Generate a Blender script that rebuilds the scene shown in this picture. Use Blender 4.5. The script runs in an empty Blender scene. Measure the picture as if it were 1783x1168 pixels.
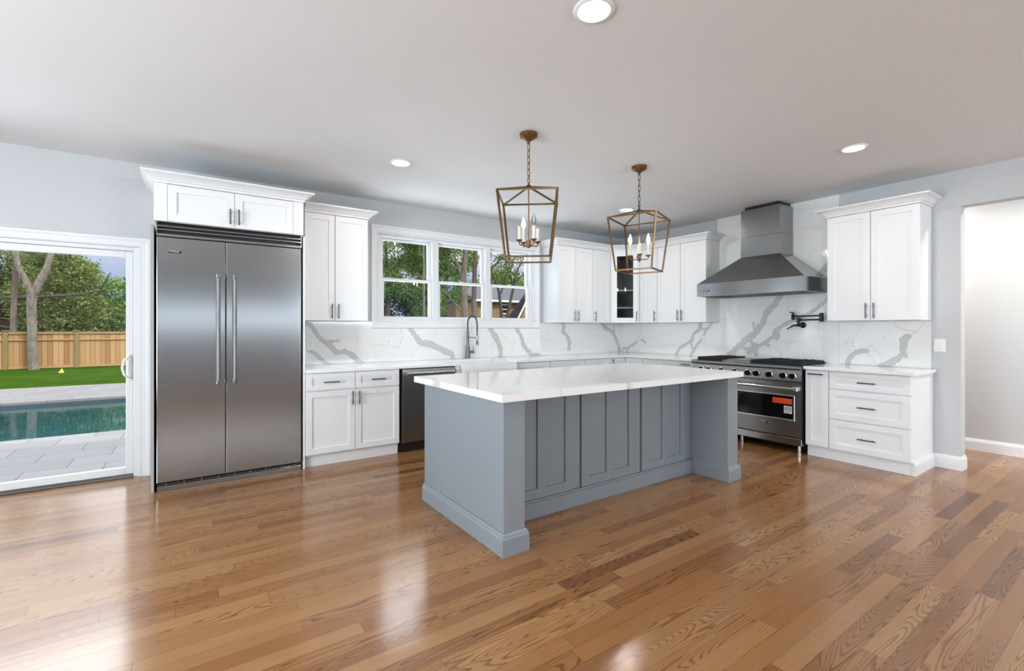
import bpy, bmesh, math, random
import numpy as np
from mathutils import Vector, Matrix
sc = bpy.context.scene
C = sc.collection
R = math.radians
PI = math.pi

# ------------------------------------------------------------------ camera, sky, big lights, exposure
YAW = 0.60403
F_PX = 816.35
cam_d = bpy.data.cameras.new('camera')
cam = bpy.data.objects.new('camera', cam_d)
C.objects.link(cam)
cam.location = (-5.7957, -5.2443, 1.3013)
cam.rotation_euler = (PI / 2, 0, -YAW)
cam_d.sensor_fit = 'HORIZONTAL'
cam_d.sensor_width = 36.0
cam_d.lens = F_PX / 1783 * 36
cam_d.shift_y = -(584 - 570.82) / 1783
cam_d.clip_start = 0.05
cam_d.clip_end = 400
sc.camera = cam

sc.view_settings.view_transform = 'Standard'
sc.view_settings.look = 'None'
sc.view_settings.gamma = 1
sc.view_settings.use_curve_mapping = False
sc.view_settings.exposure = 0.22
cy_ = sc.cycles
cy_.use_denoising = True
cy_.max_bounces = 10
cy_.diffuse_bounces = 5
cy_.glossy_bounces = 5
cy_.transmission_bounces = 6
cy_.transparent_max_bounces = 12
cy_.caustics_reflective = False
cy_.caustics_refractive = False
cy_.sample_clamp_indirect = 6.0
cy_.blur_glossy = 0.6

SKY_HIGH = 3.2
world = bpy.data.worlds.new('sky')
sc.world = world
world.use_nodes = True
wn = world.node_tree
wn.nodes.clear()
w_out = wn.nodes.new('ShaderNodeOutputWorld')
w_bg = wn.nodes.new('ShaderNodeBackground')
w_tc = wn.nodes.new('ShaderNodeTexCoord')
w_sep = wn.nodes.new('ShaderNodeSeparateXYZ')
w_r = wn.nodes.new('ShaderNodeValToRGB')
w_n = wn.nodes.new('ShaderNodeTexNoise')
w_n.inputs['Scale'].default_value = 7.0
w_n.inputs['Detail'].default_value = 5
w_ma = wn.nodes.new('ShaderNodeMath'); w_ma.operation = 'MULTIPLY_ADD'
w_ma.inputs[1].default_value = 0.12
wn.links.new(w_tc.outputs['Generated'], w_sep.inputs[0])
wn.links.new(w_tc.outputs['Generated'], w_n.inputs['Vector'])
wn.links.new(w_n.outputs[0], w_ma.inputs[0])
wn.links.new(w_sep.outputs['Z'], w_ma.inputs[2])
wn.links.new(w_ma.outputs[0], w_r.inputs[0])
e = w_r.color_ramp.elements
e[0].position = 0.0; e[0].color = (0.60, 0.68, 0.80, 1)
e[1].position = 0.29; e[1].color = (SKY_HIGH, SKY_HIGH * 1.02, SKY_HIGH * 1.06, 1)
for pos, col in ((0.15, (0.42, 0.54, 0.87)), (0.20, (0.85, 0.93, 1.08)), (0.245, (1.6, 1.66, 1.75))):
    q = e.new(pos); q.color = (*col, 1)
wn.links.new(w_r.outputs[0], w_bg.inputs[0])
w_bg.inputs['Strength'].default_value = 0.74
wn.links.new(w_bg.outputs[0], w_out.inputs[0])

def area(name, loc, direction, sx, sy, power, col=(1, 1, 1), spread=180):
    d = bpy.data.lights.new(name, 'AREA')
    d.shape = 'RECTANGLE'; d.size = sx; d.size_y = sy
    d.energy = power; d.color = col
    d.spread = R(spread)
    o = bpy.data.objects.new(name, d); C.objects.link(o)
    o.location = loc
    o.rotation_euler = Vector(direction).to_track_quat('-Z', 'Y').to_euler()
    return o

sun_d = bpy.data.lights.new('sun', 'SUN')
sun_d.energy = 2.9; sun_d.angle = R(6); sun_d.color = (1, 0.95, 0.86)
sun = bpy.data.objects.new('sun', sun_d); C.objects.link(sun)
sun.rotation_euler = Vector((-0.35, 0.62, -0.75)).to_track_quat('-Z', 'Y').to_euler()
# added unseen fill lamps, and daylight of the window behind the camera
COOL = (0.872, 0.992, 1.075)
area('left_side_fill', (-9.52, -3.55, 1.35), (1, 0.0, 0.42), 2.0, 1.9, 200, COOL)  # added fill lamp at the side wall, out of view
area('left_side_fill', (-9.52, -6.3, 1.35), (1, 0.0, 0.60), 2.6, 1.9, 100, COOL)  # second added side lamp, lifts the cabinet fronts and ceiling
area('rear_high_fill', (-1.9, -9.55, 2.05), (0, 1, 0.6), 1.7, 1.0, 40, COOL)  # added lamp high at the rear, fill for ceiling and wall cabinets
area('rear_strip_fill', (-0.9, -9.55, 1.60), (0, 1, 0.0), 3.7, 0.12, 105, COOL)  # added thin lamp at the rear, frontal fill for island and base cabinets
area('daylight_rear_window', (-5.2, -9.55, 1.56), (0, 1, 0.0), 3.7, 0.5, 13, COOL)
area('patio_sky_fill', (-7.9, 2.2, 3.4), (0.25, -1, -0.95), 3.2, 1.6, 110, COOL)  # added unseen lamp, boosts the skylight through the sliding door
area('patio_up_fill', (-10.2, 1.45, 0.10), (0.18, -0.22, 1), 2.6, 2.0, 640, COOL)  # added unseen lamp low on the patio, aimed up to brighten the ceiling
area('daylight_over_kitchen_window', (-2.9, 2.4, 4.0), (0, -1, -0.75), 3.0, 1.4, 80, COOL)  # added unseen lamp, boosts the skylight through the kitchen window
area('window_up_fill', (-2.9, 1.3, 0.5), (0, -0.8, 1), 2.6, 1.2, 150, COOL)  # added unseen lamp below sill height, brightens the ceiling near the window

# ------------------------------------------------------------------ node helpers
def new_mat(name):
    m = bpy.data.materials.new(name)
    m.use_nodes = True
    return m, m.node_tree, m.node_tree.nodes['Principled BSDF']

class NT:
    def __init__(s, nt): s.nt = nt
    def n(s, t, **kw):
        x = s.nt.nodes.new(t)
        for k, v in kw.items(): setattr(x, k, v)
        return x
    def put(s, sock, v):
        if isinstance(v, bpy.types.NodeSocket): s.nt.links.new(v, sock)
        elif v is not None: sock.default_value = v
    def m(s, op, a, b=None, c=None, clamp=False):
        x = s.n('ShaderNodeMath', operation=op, use_clamp=clamp)
        for i, v in enumerate((a, b, c)):
            if v is not None: s.put(x.inputs[i], v)
        return x.outputs[0]
    def xyz(s, a, b, c):
        x = s.n('ShaderNodeCombineXYZ')
        for i, v in enumerate((a, b, c)): s.put(x.inputs[i], v)
        return x.outputs[0]
    def noise(s, vec, scale=1, detail=2, rough=0.5, dist=0):
        x = s.n('ShaderNodeTexNoise')
        s.put(x.inputs['Vector'], vec)
        x.inputs['Scale'].default_value = scale; x.inputs['Detail'].default_value = detail
        x.inputs['Roughness'].default_value = rough; x.inputs['Distortion'].default_value = dist
        return x.outputs[0]
    def ramp(s, f, stops, mode='LINEAR'):
        x = s.n('ShaderNodeValToRGB'); s.put(x.inputs[0], f)
        x.color_ramp.interpolation = mode
        el = x.color_ramp.elements
        while len(el) < len(stops): el.new(0.5)
        for q, (p, col) in zip(el, stops):
            q.position = p
            q.color = (*col, 1) if isinstance(col, (tuple, list)) else (col, col, col, 1)
        return x.outputs[0]
    def mix(s, f, a, b, mode='MIX'):
        x = s.n('ShaderNodeMix', data_type='RGBA', blend_type=mode)
        s.put(x.inputs[0], f)
        s.put(x.inputs[6], (*a, 1) if isinstance(a, tuple) else a)
        s.put(x.inputs[7], (*b, 1) if isinstance(b, tuple) else b)
        return x.outputs[2]
    def obj(s): return s.n('ShaderNodeTexCoord').outputs['Object']
    def map(s, vec, scale):
        x = s.n('ShaderNodeMapping'); s.put(x.inputs[0], vec)
        x.inputs['Scale'].default_value = scale
        return x.outputs[0]
    def bump(s, h, strength, dist):
        x = s.n('ShaderNodeBump'); s.put(x.inputs['Height'], h)
        x.inputs['Strength'].default_value = strength; x.inputs['Distance'].default_value = dist
        return x.outputs[0]

def paint(name, col, rough=0.5, bump=0.02, scale=180, spec=0.5):
    m, nt, p = new_mat(name); k = NT(nt)
    nz = k.noise(k.obj(), scale, 3)
    c2 = tuple(min(1, v * 1.02) for v in col); c1 = tuple(v * 0.985 for v in col)
    k.put(p.inputs['Base Color'], k.mix(k.noise(k.obj(), 3, 2), c1, c2))
    p.inputs['Roughness'].default_value = rough
    p.inputs['Specular IOR Level'].default_value = spec
    k.put(p.inputs['Normal'], k.bump(nz, bump, 0.002))
    return m

def steel(name, col, rough, scale=(1.5, 1.5, 500), amt=0.06):
    m, nt, p = new_mat(name); k = NT(nt)
    g = k.noise(k.map(k.obj(), scale), 1, 2)
    p.inputs['Metallic'].default_value = 1
    k.put(p.inputs['Base Color'], k.mix(g, tuple(v * 0.96 for v in col), tuple(min(1, v * 1.04) for v in col)))
    k.put(p.inputs['Roughness'], k.m('MULTIPLY_ADD', g, 0.05, rough - 0.025))
    k.put(p.inputs['Normal'], k.bump(g, amt, 0.002))
    return m

def plain(name, col, rough=0.5, metal=0.0, spec=0.5):
    m, nt, p = new_mat(name); k = NT(nt)
    k.put(p.inputs['Base Color'], k.mix(k.noise(k.obj(), 40, 2), tuple(v * 0.93 for v in col), tuple(min(1, v * 1.05) for v in col)))
    p.inputs['Roughness'].default_value = rough
    p.inputs['Metallic'].default_value = metal
    p.inputs['Specular IOR Level'].default_value = spec
    return m

def emit(name, col, strength):
    m, nt, p = new_mat(name)
    p.inputs['Base Color'].default_value = (0.8, 0.8, 0.8, 1)
    p.inputs['Emission Color'].default_value = (*col, 1)
    p.inputs['Emission Strength'].default_value = strength
    return m

def thin_glass(name, tint=(1, 1, 1), refl=1.0):
    m = bpy.data.materials.new(name); m.use_nodes = True
    nt = m.node_tree; nt.nodes.clear(); k = NT(nt)
    o = k.n('ShaderNodeOutputMaterial'); t = k.n('ShaderNodeBsdfTransparent'); g = k.n('ShaderNodeBsdfGlossy')
    t.inputs[0].default_value = (*tint, 1); g.inputs['Roughness'].default_value = 0.0
    f = k.n('ShaderNodeFresnel'); f.inputs[0].default_value = 1.5
    mx = k.n('ShaderNodeMixShader')
    k.put(mx.inputs[0], k.m('MULTIPLY', f.outputs[0], refl))
    nt.links.new(t.outputs[0], mx.inputs[1]); nt.links.new(g.outputs[0], mx.inputs[2])
    nt.links.new(mx.outputs[0], o.inputs[0])
    return m

def wood_floor():
    m, nt, p = new_mat('oak_floor'); k = NT(nt)
    sp = k.n('ShaderNodeSeparateXYZ'); k.put(sp.inputs[0], k.obj())
    x, y = sp.outputs[0], sp.outputs[1]
    W = 0.083
    yr = k.m('DIVIDE', y, W); row = k.m('FLOOR', yr); fy = k.m('FRACT', yr)
    wr = k.n('ShaderNodeTexWhiteNoise', noise_dimensions='1D'); k.put(wr.inputs['W'], row)
    ln = k.m('MULTIPLY_ADD', wr.outputs[0], 0.5, 0.75)
    xs = k.m('ADD', k.m('DIVIDE', x, ln), k.m('MULTIPLY', wr.outputs[0], 37.0))
    col = k.m('FLOOR', xs); fx = k.m('FRACT', xs)
    wn2 = k.n('ShaderNodeTexWhiteNoise', noise_dimensions='3D'); k.put(wn2.inputs['Vector'], k.xyz(row, col, 3.3))
    sr = k.n('ShaderNodeSeparateColor'); k.put(sr.inputs[0], wn2.outputs['Color'])
    r1, r2, r3 = sr.outputs[0], sr.outputs[1], sr.outputs[2]
    tone = k.ramp(r1, [(0.0, (0.1440, 0.0584, 0.0198)), (0.07, (0.2385, 0.1062, 0.0396)), (0.35, (0.2880, 0.1372, 0.0525)), (0.62, (0.3150, 0.1575, 0.0619)),
                       (0.88, (0.3600, 0.1965, 0.0843)), (1.0, (0.2970, 0.1416, 0.0645))])
    gx = k.m('MULTIPLY_ADD', r2, 57.0, x); gz = k.m('MULTIPLY', r3, 91.0)
    # cathedral grain: contour lines of a long slow noise
    low = k.noise(k.xyz(k.m('MULTIPLY', gx, 0.85), k.m('MULTIPLY', y, 9.0), gz), 1, 1.0, 0.4)
    jag = k.noise(k.xyz(k.m('MULTIPLY', gx, 9.0), k.m('MULTIPLY', y, 60.0), gz), 1, 2, 0.5)
    cath = k.m('MULTIPLY', low, k.m('MULTIPLY_ADD', r2, 16.0, 26.0))
    strt = k.m('MULTIPLY_ADD', low, 9.0, k.m('MULTIPLY', y, 135.0))
    isc = k.m('GREATER_THAN', r3, 0.42)
    ph = k.m('ADD', k.m('MULTIPLY', cath, isc), k.m('MULTIPLY', strt, k.m('SUBTRACT', 1.0, isc)))
    rings = k.m('FRACT', k.m('MULTIPLY_ADD', jag, 0.55, ph))
    line = k.ramp(rings, [(0.0, 0.0), (0.46, 0.0), (0.72, 0.75), (0.84, 1.0), (0.92, 0.05), (1.0, 0.0)])
    line = k.m('MULTIPLY', line, k.m('MULTIPLY_ADD', isc, 0.30, 0.70))
    fine = k.noise(k.xyz(k.m('MULTIPLY', gx, 5.0), k.m('MULTIPLY', y, 260.0), gz), 1, 3, 0.6)
    pore = k.ramp(fine, [(0.35, 0.0), (0.62, 1.0)])
    blot = k.noise(k.xyz(k.m('MULTIPLY', gx, 2.0), k.m('MULTIPLY', y, 14.0), gz), 1, 3)
    c = k.mix(k.m('MULTIPLY', line, 0.80), tone, k.mix(1.0, tone, (0.34, 0.29, 0.26), 'MULTIPLY'))
    c = k.mix(k.m('MULTIPLY', pore, 0.30), c, k.mix(1.0, c, (0.55, 0.47, 0.42), 'MULTIPLY'))
    c = k.mix(k.m('MULTIPLY', blot, 0.55), c, k.mix(1.0, c, (1.30, 1.22, 1.10), 'MULTIPLY'))
    ey = k.m('LESS_THAN', k.m('MINIMUM', fy, k.m('SUBTRACT', 1.0, fy)), 0.010)
    ex = k.m('LESS_THAN', k.m('MINIMUM', fx, k.m('SUBTRACT', 1.0, fx)), 0.0012)
    edge = k.m('MAXIMUM', ey, ex)
    c = k.mix(k.m('MULTIPLY', edge, 0.55), c, (0.05, 0.025, 0.012))
    k.put(p.inputs['Base Color'], c)
    k.put(p.inputs['Roughness'], k.m('MULTIPLY_ADD', fine, 0.08, 0.12))
    p.inputs['Specular IOR Level'].default_value = 0.5
    wav = k.noise(k.xyz(k.m('MULTIPLY', x, 1.2), k.m('MULTIPLY', y, 11.0), 0.0), 1, 1)
    h = k.m('ADD', k.m('MULTIPLY', wav, 1.0), k.m('ADD', k.m('MULTIPLY', edge, -0.25), k.m('MULTIPLY', pore, 0.05)))
    k.put(p.inputs['Normal'], k.bump(h, 0.17, 0.004))
    return m

def marble(name, base=(0.80, 0.80, 0.79), rough=0.07, vein=(0.37, 0.37, 0.362)):
    m, nt, p = new_mat(name); k = NT(nt)
    av = k.n('ShaderNodeAttribute', attribute_name='vein').outputs['Fac']
    ah = k.n('ShaderNodeAttribute', attribute_name='hair').outputs['Fac']
    o = k.obj()
    n1 = k.noise(o, 16, 5, 0.62); n2 = k.noise(o, 130, 3, 0.6); n4 = k.noise(o, 55, 4, 0.6); n3 = k.noise(o, 5, 3)
    v = k.m('ADD', av, k.m('MULTIPLY', k.m('ADD', k.m('MULTIPLY', k.m('SUBTRACT', n1, 0.5), 1.1), k.m('MULTIPLY', k.m('SUBTRACT', n4, 0.5), 0.3)), k.m('MULTIPLY', av, 4.0, clamp=True)))
    body = k.ramp(v, [(0.40, 0.0), (0.52, 1.0)])
    inner = k.ramp(n2, [(0.35, 0.55), (0.65, 1.0)])
    rim = k.ramp(v, [(0.36, 0.0), (0.47, 0.55), (0.56, 0.0)])
    mask = k.m('MULTIPLY', k.m('ADD', k.m('MULTIPLY', body, inner), k.m('MULTIPLY', rim, 0.35), clamp=True), 0.80)
    hm = k.m('MULTIPLY', k.ramp(k.m('ADD', ah, k.m('MULTIPLY', k.m('SUBTRACT', n1, 0.5), 0.2)), [(0.62, 0.0), (0.92, 1.0)]),
             k.ramp(n3, [(0.3, 0.12), (0.65, 0.55)]))
    cloud = k.mix(k.ramp(k.noise(o, 2.2, 4), [(0.3, 0.0), (0.75, 1.0)]), base, tuple(q * 0.955 for q in base))
    c = k.mix(k.m('MAXIMUM', mask, hm), cloud, vein)
    k.put(p.inputs['Base Color'], c)
    p.inputs['Roughness'].default_value = rough
    p.inputs['Specular IOR Level'].default_value = 0.5
    return m

def leaf_mat(name, cols, trans=0.35):
    m = bpy.data.materials.new(name); m.use_nodes = True
    nt = m.node_tree; nt.nodes.clear(); k = NT(nt)
    o = k.n('ShaderNodeOutputMaterial'); g = k.n('ShaderNodeNewGeometry')
    c = k.ramp(g.outputs['Random Per Island'], cols)
    d = k.n('ShaderNodeBsdfDiffuse'); t = k.n('ShaderNodeBsdfTranslucent')
    nt.links.new(c, d.inputs[0]); nt.links.new(c, t.inputs[0])
    mx = k.n('ShaderNodeMixShader'); mx.inputs[0].default_value = trans
    nt.links.new(d.outputs[0], mx.inputs[1]); nt.links.new(t.outputs[0], mx.inputs[2])
    nt.links.new(mx.outputs[0], o.inputs[0])
    return m

def bark(name, c1, c2, scale=(9, 9, 2.5)):
    m, nt, p = new_mat(name); k = NT(nt)
    nz = k.noise(k.map(k.obj(), scale), 1, 5, 0.65)
    k.put(p.inputs['Base Color'], k.ramp(nz, [(0.3, c1), (0.7, c2)]))
    p.inputs['Roughness'].default_value = 0.9
    k.put(p.inputs['Normal'], k.bump(nz, 0.6, 0.03))
    return m

M = {}
M['wall'] = paint('wall_paint', (0.515, 0.525, 0.535), 0.6)
M['ceil'] = paint('ceiling_paint', (0.70, 0.705, 0.715), 0.75)
M['trim'] = paint('trim_paint', (0.74, 0.75, 0.76), 0.35, 0.01)
M['cab'] = paint('cabinet_white', (0.77, 0.78, 0.79), 0.38, 0.01)
M['island'] = paint('island_grey', (0.205, 0.230, 0.252), 0.42, 0.01)
M['floor'] = wood_floor()
M['steel'] = steel('brushed_steel', (0.335, 0.34, 0.345), 0.16, (0.8, 0.8, 420), 0.018)
M['steel_r'] = steel('brushed_steel_dark', (0.285, 0.28, 0.275), 0.26, (0.8, 0.8, 420), 0.018)
M['chrome'] = plain('polished_steel', (0.66, 0.65, 0.64), 0.16, 1.0)
M['satin'] = plain('satin_steel', (0.21, 0.208, 0.205), 0.45, 1.0)
M['gable'] = paint('grey_gable', (0.36, 0.36, 0.36), 0.4)
M['nickel'] = plain('dark_nickel', (0.12, 0.118, 0.115), 0.32, 1.0)
M['faucet'] = plain('gunmetal_nickel', (0.25, 0.25, 0.25), 0.25, 1.0)
M['bronze'] = plain('oil_rubbed_bronze', (0.035, 0.030, 0.027), 0.35, 0.8)
M['black'] = plain('black_enamel', (0.012, 0.012, 0.013), 0.35)
M['iron'] = plain('cast_iron', (0.010, 0.010, 0.010), 0.6, 0.0, 0.3)
M['gap'] = plain('dark_gap', (0.03, 0.03, 0.033), 0.8)
M['oven_glass'] = plain('oven_glass', (0.004, 0.004, 0.004), 0.06, 0.0, 0.2)
M['stone'] = marble('veined_quartz')
M['counter'] = marble('white_quartz', (0.82, 0.82, 0.815), 0.07, (0.50, 0.49, 0.475))
M['sink'] = plain('white_fireclay', (0.80, 0.80, 0.80), 0.12)
M['plastic'] = plain('white_plastic', (0.78, 0.78, 0.78), 0.35)
M['glass'] = thin_glass('window_glass', (1, 1, 1), 0.5)
M['cab_glass'] = thin_glass('cabinet_glass', (0.80, 0.81, 0.82), 0.7)
M['gold'] = plain('antique_gold', (0.155, 0.090, 0.038), 0.33, 0.9)
M['gold_dark'] = plain('aged_brass', (0.19, 0.092, 0.034), 0.40, 0.85)
M['wax'] = plain('candle_sleeve', (0.74, 0.70, 0.60), 0.5)
M['bulb'] = emit('lit_bulb', (1.0, 0.82, 0.58), 36)
M['clear'] = thin_glass('clear_bulb', (0.97, 0.97, 0.97))
M['lamp'] = emit('downlight_lens', (1.0, 0.97, 0.92), 7)
M['orange'] = plain('orange_label', (0.88, 0.085, 0.006), 0.5)
M['orange_ink'] = plain('orange_label_print', (0.45, 0.04, 0.01), 0.5)
M['white_label'] = plain('white_label', (0.75, 0.75, 0.75), 0.5)
M['ink'] = plain('black_ink', (0.03, 0.03, 0.03), 0.5)
M['badge_w'] = plain('badge_letter', (0.75, 0.75, 0.75), 0.35, 0.3)
M['inside'] = plain('cabinet_interior', (0.34, 0.34, 0.35), 0.6)

def brick_mat(name, c1, c2, mortar, w, h, mw, rough=0.85, axes='xy', off=0.5):
    m, nt, p = new_mat(name); k = NT(nt)
    sp = k.n('ShaderNodeSeparateXYZ'); k.put(sp.inputs[0], k.obj())
    a = {'x': sp.outputs[0], 'y': sp.outputs[1], 'z': sp.outputs[2]}
    b = k.n('ShaderNodeTexBrick'); b.offset = off
    k.put(b.inputs['Vector'], k.xyz(a[axes[0]], a[axes[1]], 0.0))
    b.inputs['Scale'].default_value = 1
    b.inputs['Brick Width'].default_value = w; b.inputs['Row Height'].default_value = h; b.inputs['Mortar Size'].default_value = mw
    b.inputs['Color1'].default_value = (*c1, 1); b.inputs['Color2'].default_value = (*c2, 1); b.inputs['Mortar'].default_value = (*mortar, 1)
    nz = k.noise(k.map(k.obj(), (3, 8, 8)), 1, 5, 0.65)
    k.put(p.inputs['Base Color'], k.mix(k.m('MULTIPLY', nz, 0.55), b.outputs[0], k.mix(1.0, b.outputs[0], (0.72, 0.73, 0.75), 'MULTIPLY')))
    p.inputs['Roughness'].default_value = rough; p.inputs['Specular IOR Level'].default_value = 0.15
    return m
M['paver'] = brick_mat('grey_pavers', (0.205, 0.207, 0.210), (0.172, 0.174, 0.178), (0.080, 0.083, 0.087), 0.62, 0.42, 0.005, 0.8)
M['brick'] = brick_mat('red_brick', (0.15, 0.07, 0.05), (0.11, 0.055, 0.04), (0.14, 0.12, 0.10), 0.24, 0.08, 0.012, 0.9, 'xz')
M['siding'] = brick_mat('yellow_shingle', (0.30, 0.205, 0.10), (0.26, 0.175, 0.085), (0.17, 0.11, 0.05), 0.3, 0.14, 0.010, 0.9, 'xz')
M['shingle'] = brick_mat('grey_roof_shingle', (0.105, 0.115, 0.135), (0.085, 0.09, 0.11), (0.05, 0.055, 0.06), 0.4, 0.16, 0.012, 0.9, 'xy')
M['shingle_dark'] = brick_mat('dark_roof_shingle', (0.025, 0.026, 0.03), (0.02, 0.02, 0.024), (0.012, 0.012, 0.014), 0.4, 0.16, 0.012, 0.9, 'xy')

def fence_mat():
    m, nt, p = new_mat('cedar_boards'); k = NT(nt)
    sp = k.n('ShaderNodeSeparateXYZ'); k.put(sp.inputs[0], k.obj())
    xr = k.m('DIVIDE', sp.outputs[0], 0.14); fx = k.m('FRACT', xr)
    w = k.n('ShaderNodeTexWhiteNoise', noise_dimensions='1D'); k.put(w.inputs['W'], k.m('FLOOR', xr))
    c = k.ramp(w.outputs[0], [(0.0, (0.285, 0.155, 0.065)), (0.5, (0.375, 0.230, 0.105)), (1.0, (0.45, 0.295, 0.15))])
    g = k.noise(k.map(k.obj(), (60, 60, 2)), 1, 3)
    c = k.mix(k.m('MULTIPLY', g, 0.5), c, k.mix(1.0, c, (0.66, 0.58, 0.5), 'MULTIPLY'))
    c = k.mix(k.m('LESS_THAN', fx, 0.06), c, (0.09, 0.045, 0.02))
    k.put(p.inputs['Base Color'], c); p.inputs['Roughness'].default_value = 0.85; p.inputs['Specular IOR Level'].default_value = 0.1
    return m
M['fence'] = fence_mat()
M['fence_post'] = bark('treated_post', (0.16, 0.12, 0.045), (0.23, 0.175, 0.07), (14, 14, 2))
M['fence_rail'] = bark('cedar_rail', (0.30, 0.18, 0.08), (0.37, 0.24, 0.12), (3, 20, 20))

def lawn_mat():
    m, nt, p = new_mat('lawn'); k = NT(nt)
    o = k.obj()
    a = k.noise(o, 1.1, 4, 0.6); b = k.noise(k.map(o, (30, 14, 1)), 1, 4, 0.7)
    c = k.ramp(a, [(0.3, (0.030, 0.070, 0.006)), (0.7, (0.058, 0.112, 0.013))])
    c = k.mix(k.ramp(b, [(0.35, 0.0), (0.7, 1.0)]), k.mix(1.0, c, (0.55, 0.6, 0.5), 'MULTIPLY'), c)
    k.put(p.inputs['Base Color'], c); p.inputs['Roughness'].default_value = 1.0; p.inputs['Specular IOR Level'].default_value = 0.0
    k.put(p.inputs['Normal'], k.bump(b, 0.8, 0.04))
    return m
M['lawn'] = lawn_mat()

def water_mat():
    m, nt, p = new_mat('pool_water'); k = NT(nt)
    o = k.obj()
    c = k.ramp(k.noise(o, 0.6, 3), [(0.3, (0.003, 0.036, 0.045)), (0.7, (0.006, 0.058, 0.068))])
    k.put(p.inputs['Base Color'], c)
    p.inputs['Roughness'].default_value = 0.02; p.inputs['IOR'].default_value = 1.33
    k.put(p.inputs['Normal'], k.bump(k.noise(k.map(o, (2.5, 4, 1)), 1, 2), 0.05, 0.02))
    return m
M['water'] = water_mat()
M['coping'] = plain('pool_wall', (0.035, 0.05, 0.06), 0.5)
M['yellow'] = plain('yellow_flag', (0.55, 0.45, 0.01), 0.6)
M['shed'] = bark('brown_shed_boards', (0.030, 0.014, 0.010), (0.048, 0.024, 0.017), (12, 12, 1))
M['bark_grey'] = bark('grey_bark', (0.075, 0.062, 0.048), (0.22, 0.195, 0.165), (7, 7, 4))
M['bark_brown'] = bark('brown_bark', (0.075, 0.055, 0.044), (0.180, 0.138, 0.112))
M['bark_dark'] = bark('dark_bark', (0.028, 0.022, 0.018), (0.085, 0.070, 0.058))
M['leaf_mid'] = leaf_mat('leaf_mid', [(0.0, (0.050, 0.085, 0.024)), (0.5, (0.135, 0.200, 0.055)), (1.0, (0.290, 0.350, 0.130))])
M['leaf_bright'] = leaf_mat('leaf_bright', [(0.0, (0.060, 0.130, 0.024)), (0.5, (0.140, 0.250, 0.050)), (1.0, (0.280, 0.400, 0.110))])
M['leaf_pale'] = leaf_mat('leaf_pale', [(0.0, (0.0584, 0.0918, 0.0233)), (0.5, (0.1584, 0.2084, 0.0600)), (1.0, (0.3502, 0.4002, 0.1417))])
M['leaf_dark'] = leaf_mat('leaf_dark', [(0.0, (0.015, 0.028, 0.012)), (0.6, (0.035, 0.060, 0.022)), (1.0, (0.090, 0.120, 0.045))])

# ------------------------------------------------------------------ mesh helpers
def BM(): return bmesh.new()

def bx(bm, x0, x1, y0, y1, z0, z1, bev=0.0, seg=1):
    r = bmesh.ops.create_cube(bm, size=1.0)
    vs = r['verts']
    sx, sy, sz = x1 - x0, y1 - y0, z1 - z0
    for v in vs:
        v.co = Vector((x0 + (v.co.x + 0.5) * sx, y0 + (v.co.y + 0.5) * sy, z0 + (v.co.z + 0.5) * sz))
    if bev > 0:
        es = list({ed for v in vs for ed in v.link_edges})
        bmesh.ops.bevel(bm, geom=es, offset=bev, segments=seg, profile=0.5, affect='EDGES', clamp_overlap=True)
    return bm

def hexa(bm, bot, top):
    """solid between two 4-point loops"""
    a = [bm.verts.new(p) for p in bot]; b = [bm.verts.new(p) for p in top]
    bm.faces.new(a[::-1]); bm.faces.new(b)
    for i in range(4):
        j = (i + 1) % 4
        bm.faces.new((a[i], a[j], b[j], b[i]))
    return bm

def frame_of(d):
    d = d.normalized()
    u = d.cross(Vector((0, 0, 1)))
    if u.length < 1e-3: u = d.cross(Vector((0, 1, 0)))
    u.normalize()
    return u, d.cross(u).normalized()

def tube(bm, pts, r, n=10, closed=False, caps=True, square=False):
    pts = [Vector(p) for p in pts]
    rad = r if isinstance(r, (list, tuple)) else [r] * len(pts)
    N = len(pts); rings = []
    u = None
    for i, p in enumerate(pts):
        if closed: d = pts[(i + 1) % N] - pts[i - 1]
        else: d = pts[min(i + 1, N - 1)] - pts[max(i - 1, 0)]
        d.normalize()
        if u is None: u, v = frame_of(d)
        else:
            u = (u - d * u.dot(d))
            if u.length < 1e-5: u, _ = frame_of(d)
            u.normalize(); v = d.cross(u).normalized()
        ring = []
        for q in range(n):
            t = 2 * PI * q / n + (PI / 4 if square else 0)
            ring.append(bm.verts.new(p + (u * math.cos(t) + v * math.sin(t)) * rad[i] * (1.414 if square else 1)))
        rings.append(ring)
    rng = range(N) if closed else range(N - 1)
    for i in rng:
        a, b = rings[i], rings[(i + 1) % N]
        for q in range(n):
            w = (q + 1) % n
            f = bm.faces.new((a[q], a[w], b[w], b[q])); f.smooth = not square
    if caps and not closed:
        bm.faces.new(rings[0][::-1]); bm.faces.new(rings[-1])
    return bm

def bar(bm, a, b, h):
    """square bar with half-width h"""
    return tube(bm, [a, b], h, 4, square=True)

def lathe(bm, prof, n=24, c=(0, 0, 0), axis='z'):
    c = Vector(c); rings = []
    for r_, z in prof:
        ring = []
        for q in range(n):
            t = 2 * PI * q / n
            x, y = max(r_, 1e-5) * math.cos(t), max(r_, 1e-5) * math.sin(t)
            if axis == 'z': o = Vector((x, y, z))
            elif axis == 'y': o = Vector((x, z, -y))
            else: o = Vector((z, x, y))
            ring.append(bm.verts.new(c + o))
        rings.append(ring)
    for a, b in zip(rings, rings[1:]):
        for q in range(n):
            w = (q + 1) % n
            f = bm.faces.new((a[q], a[w], b[w], b[q])); f.smooth = True
    bm.faces.new(rings[0][::-1]); bm.faces.new(rings[-1])
    return bm

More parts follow.
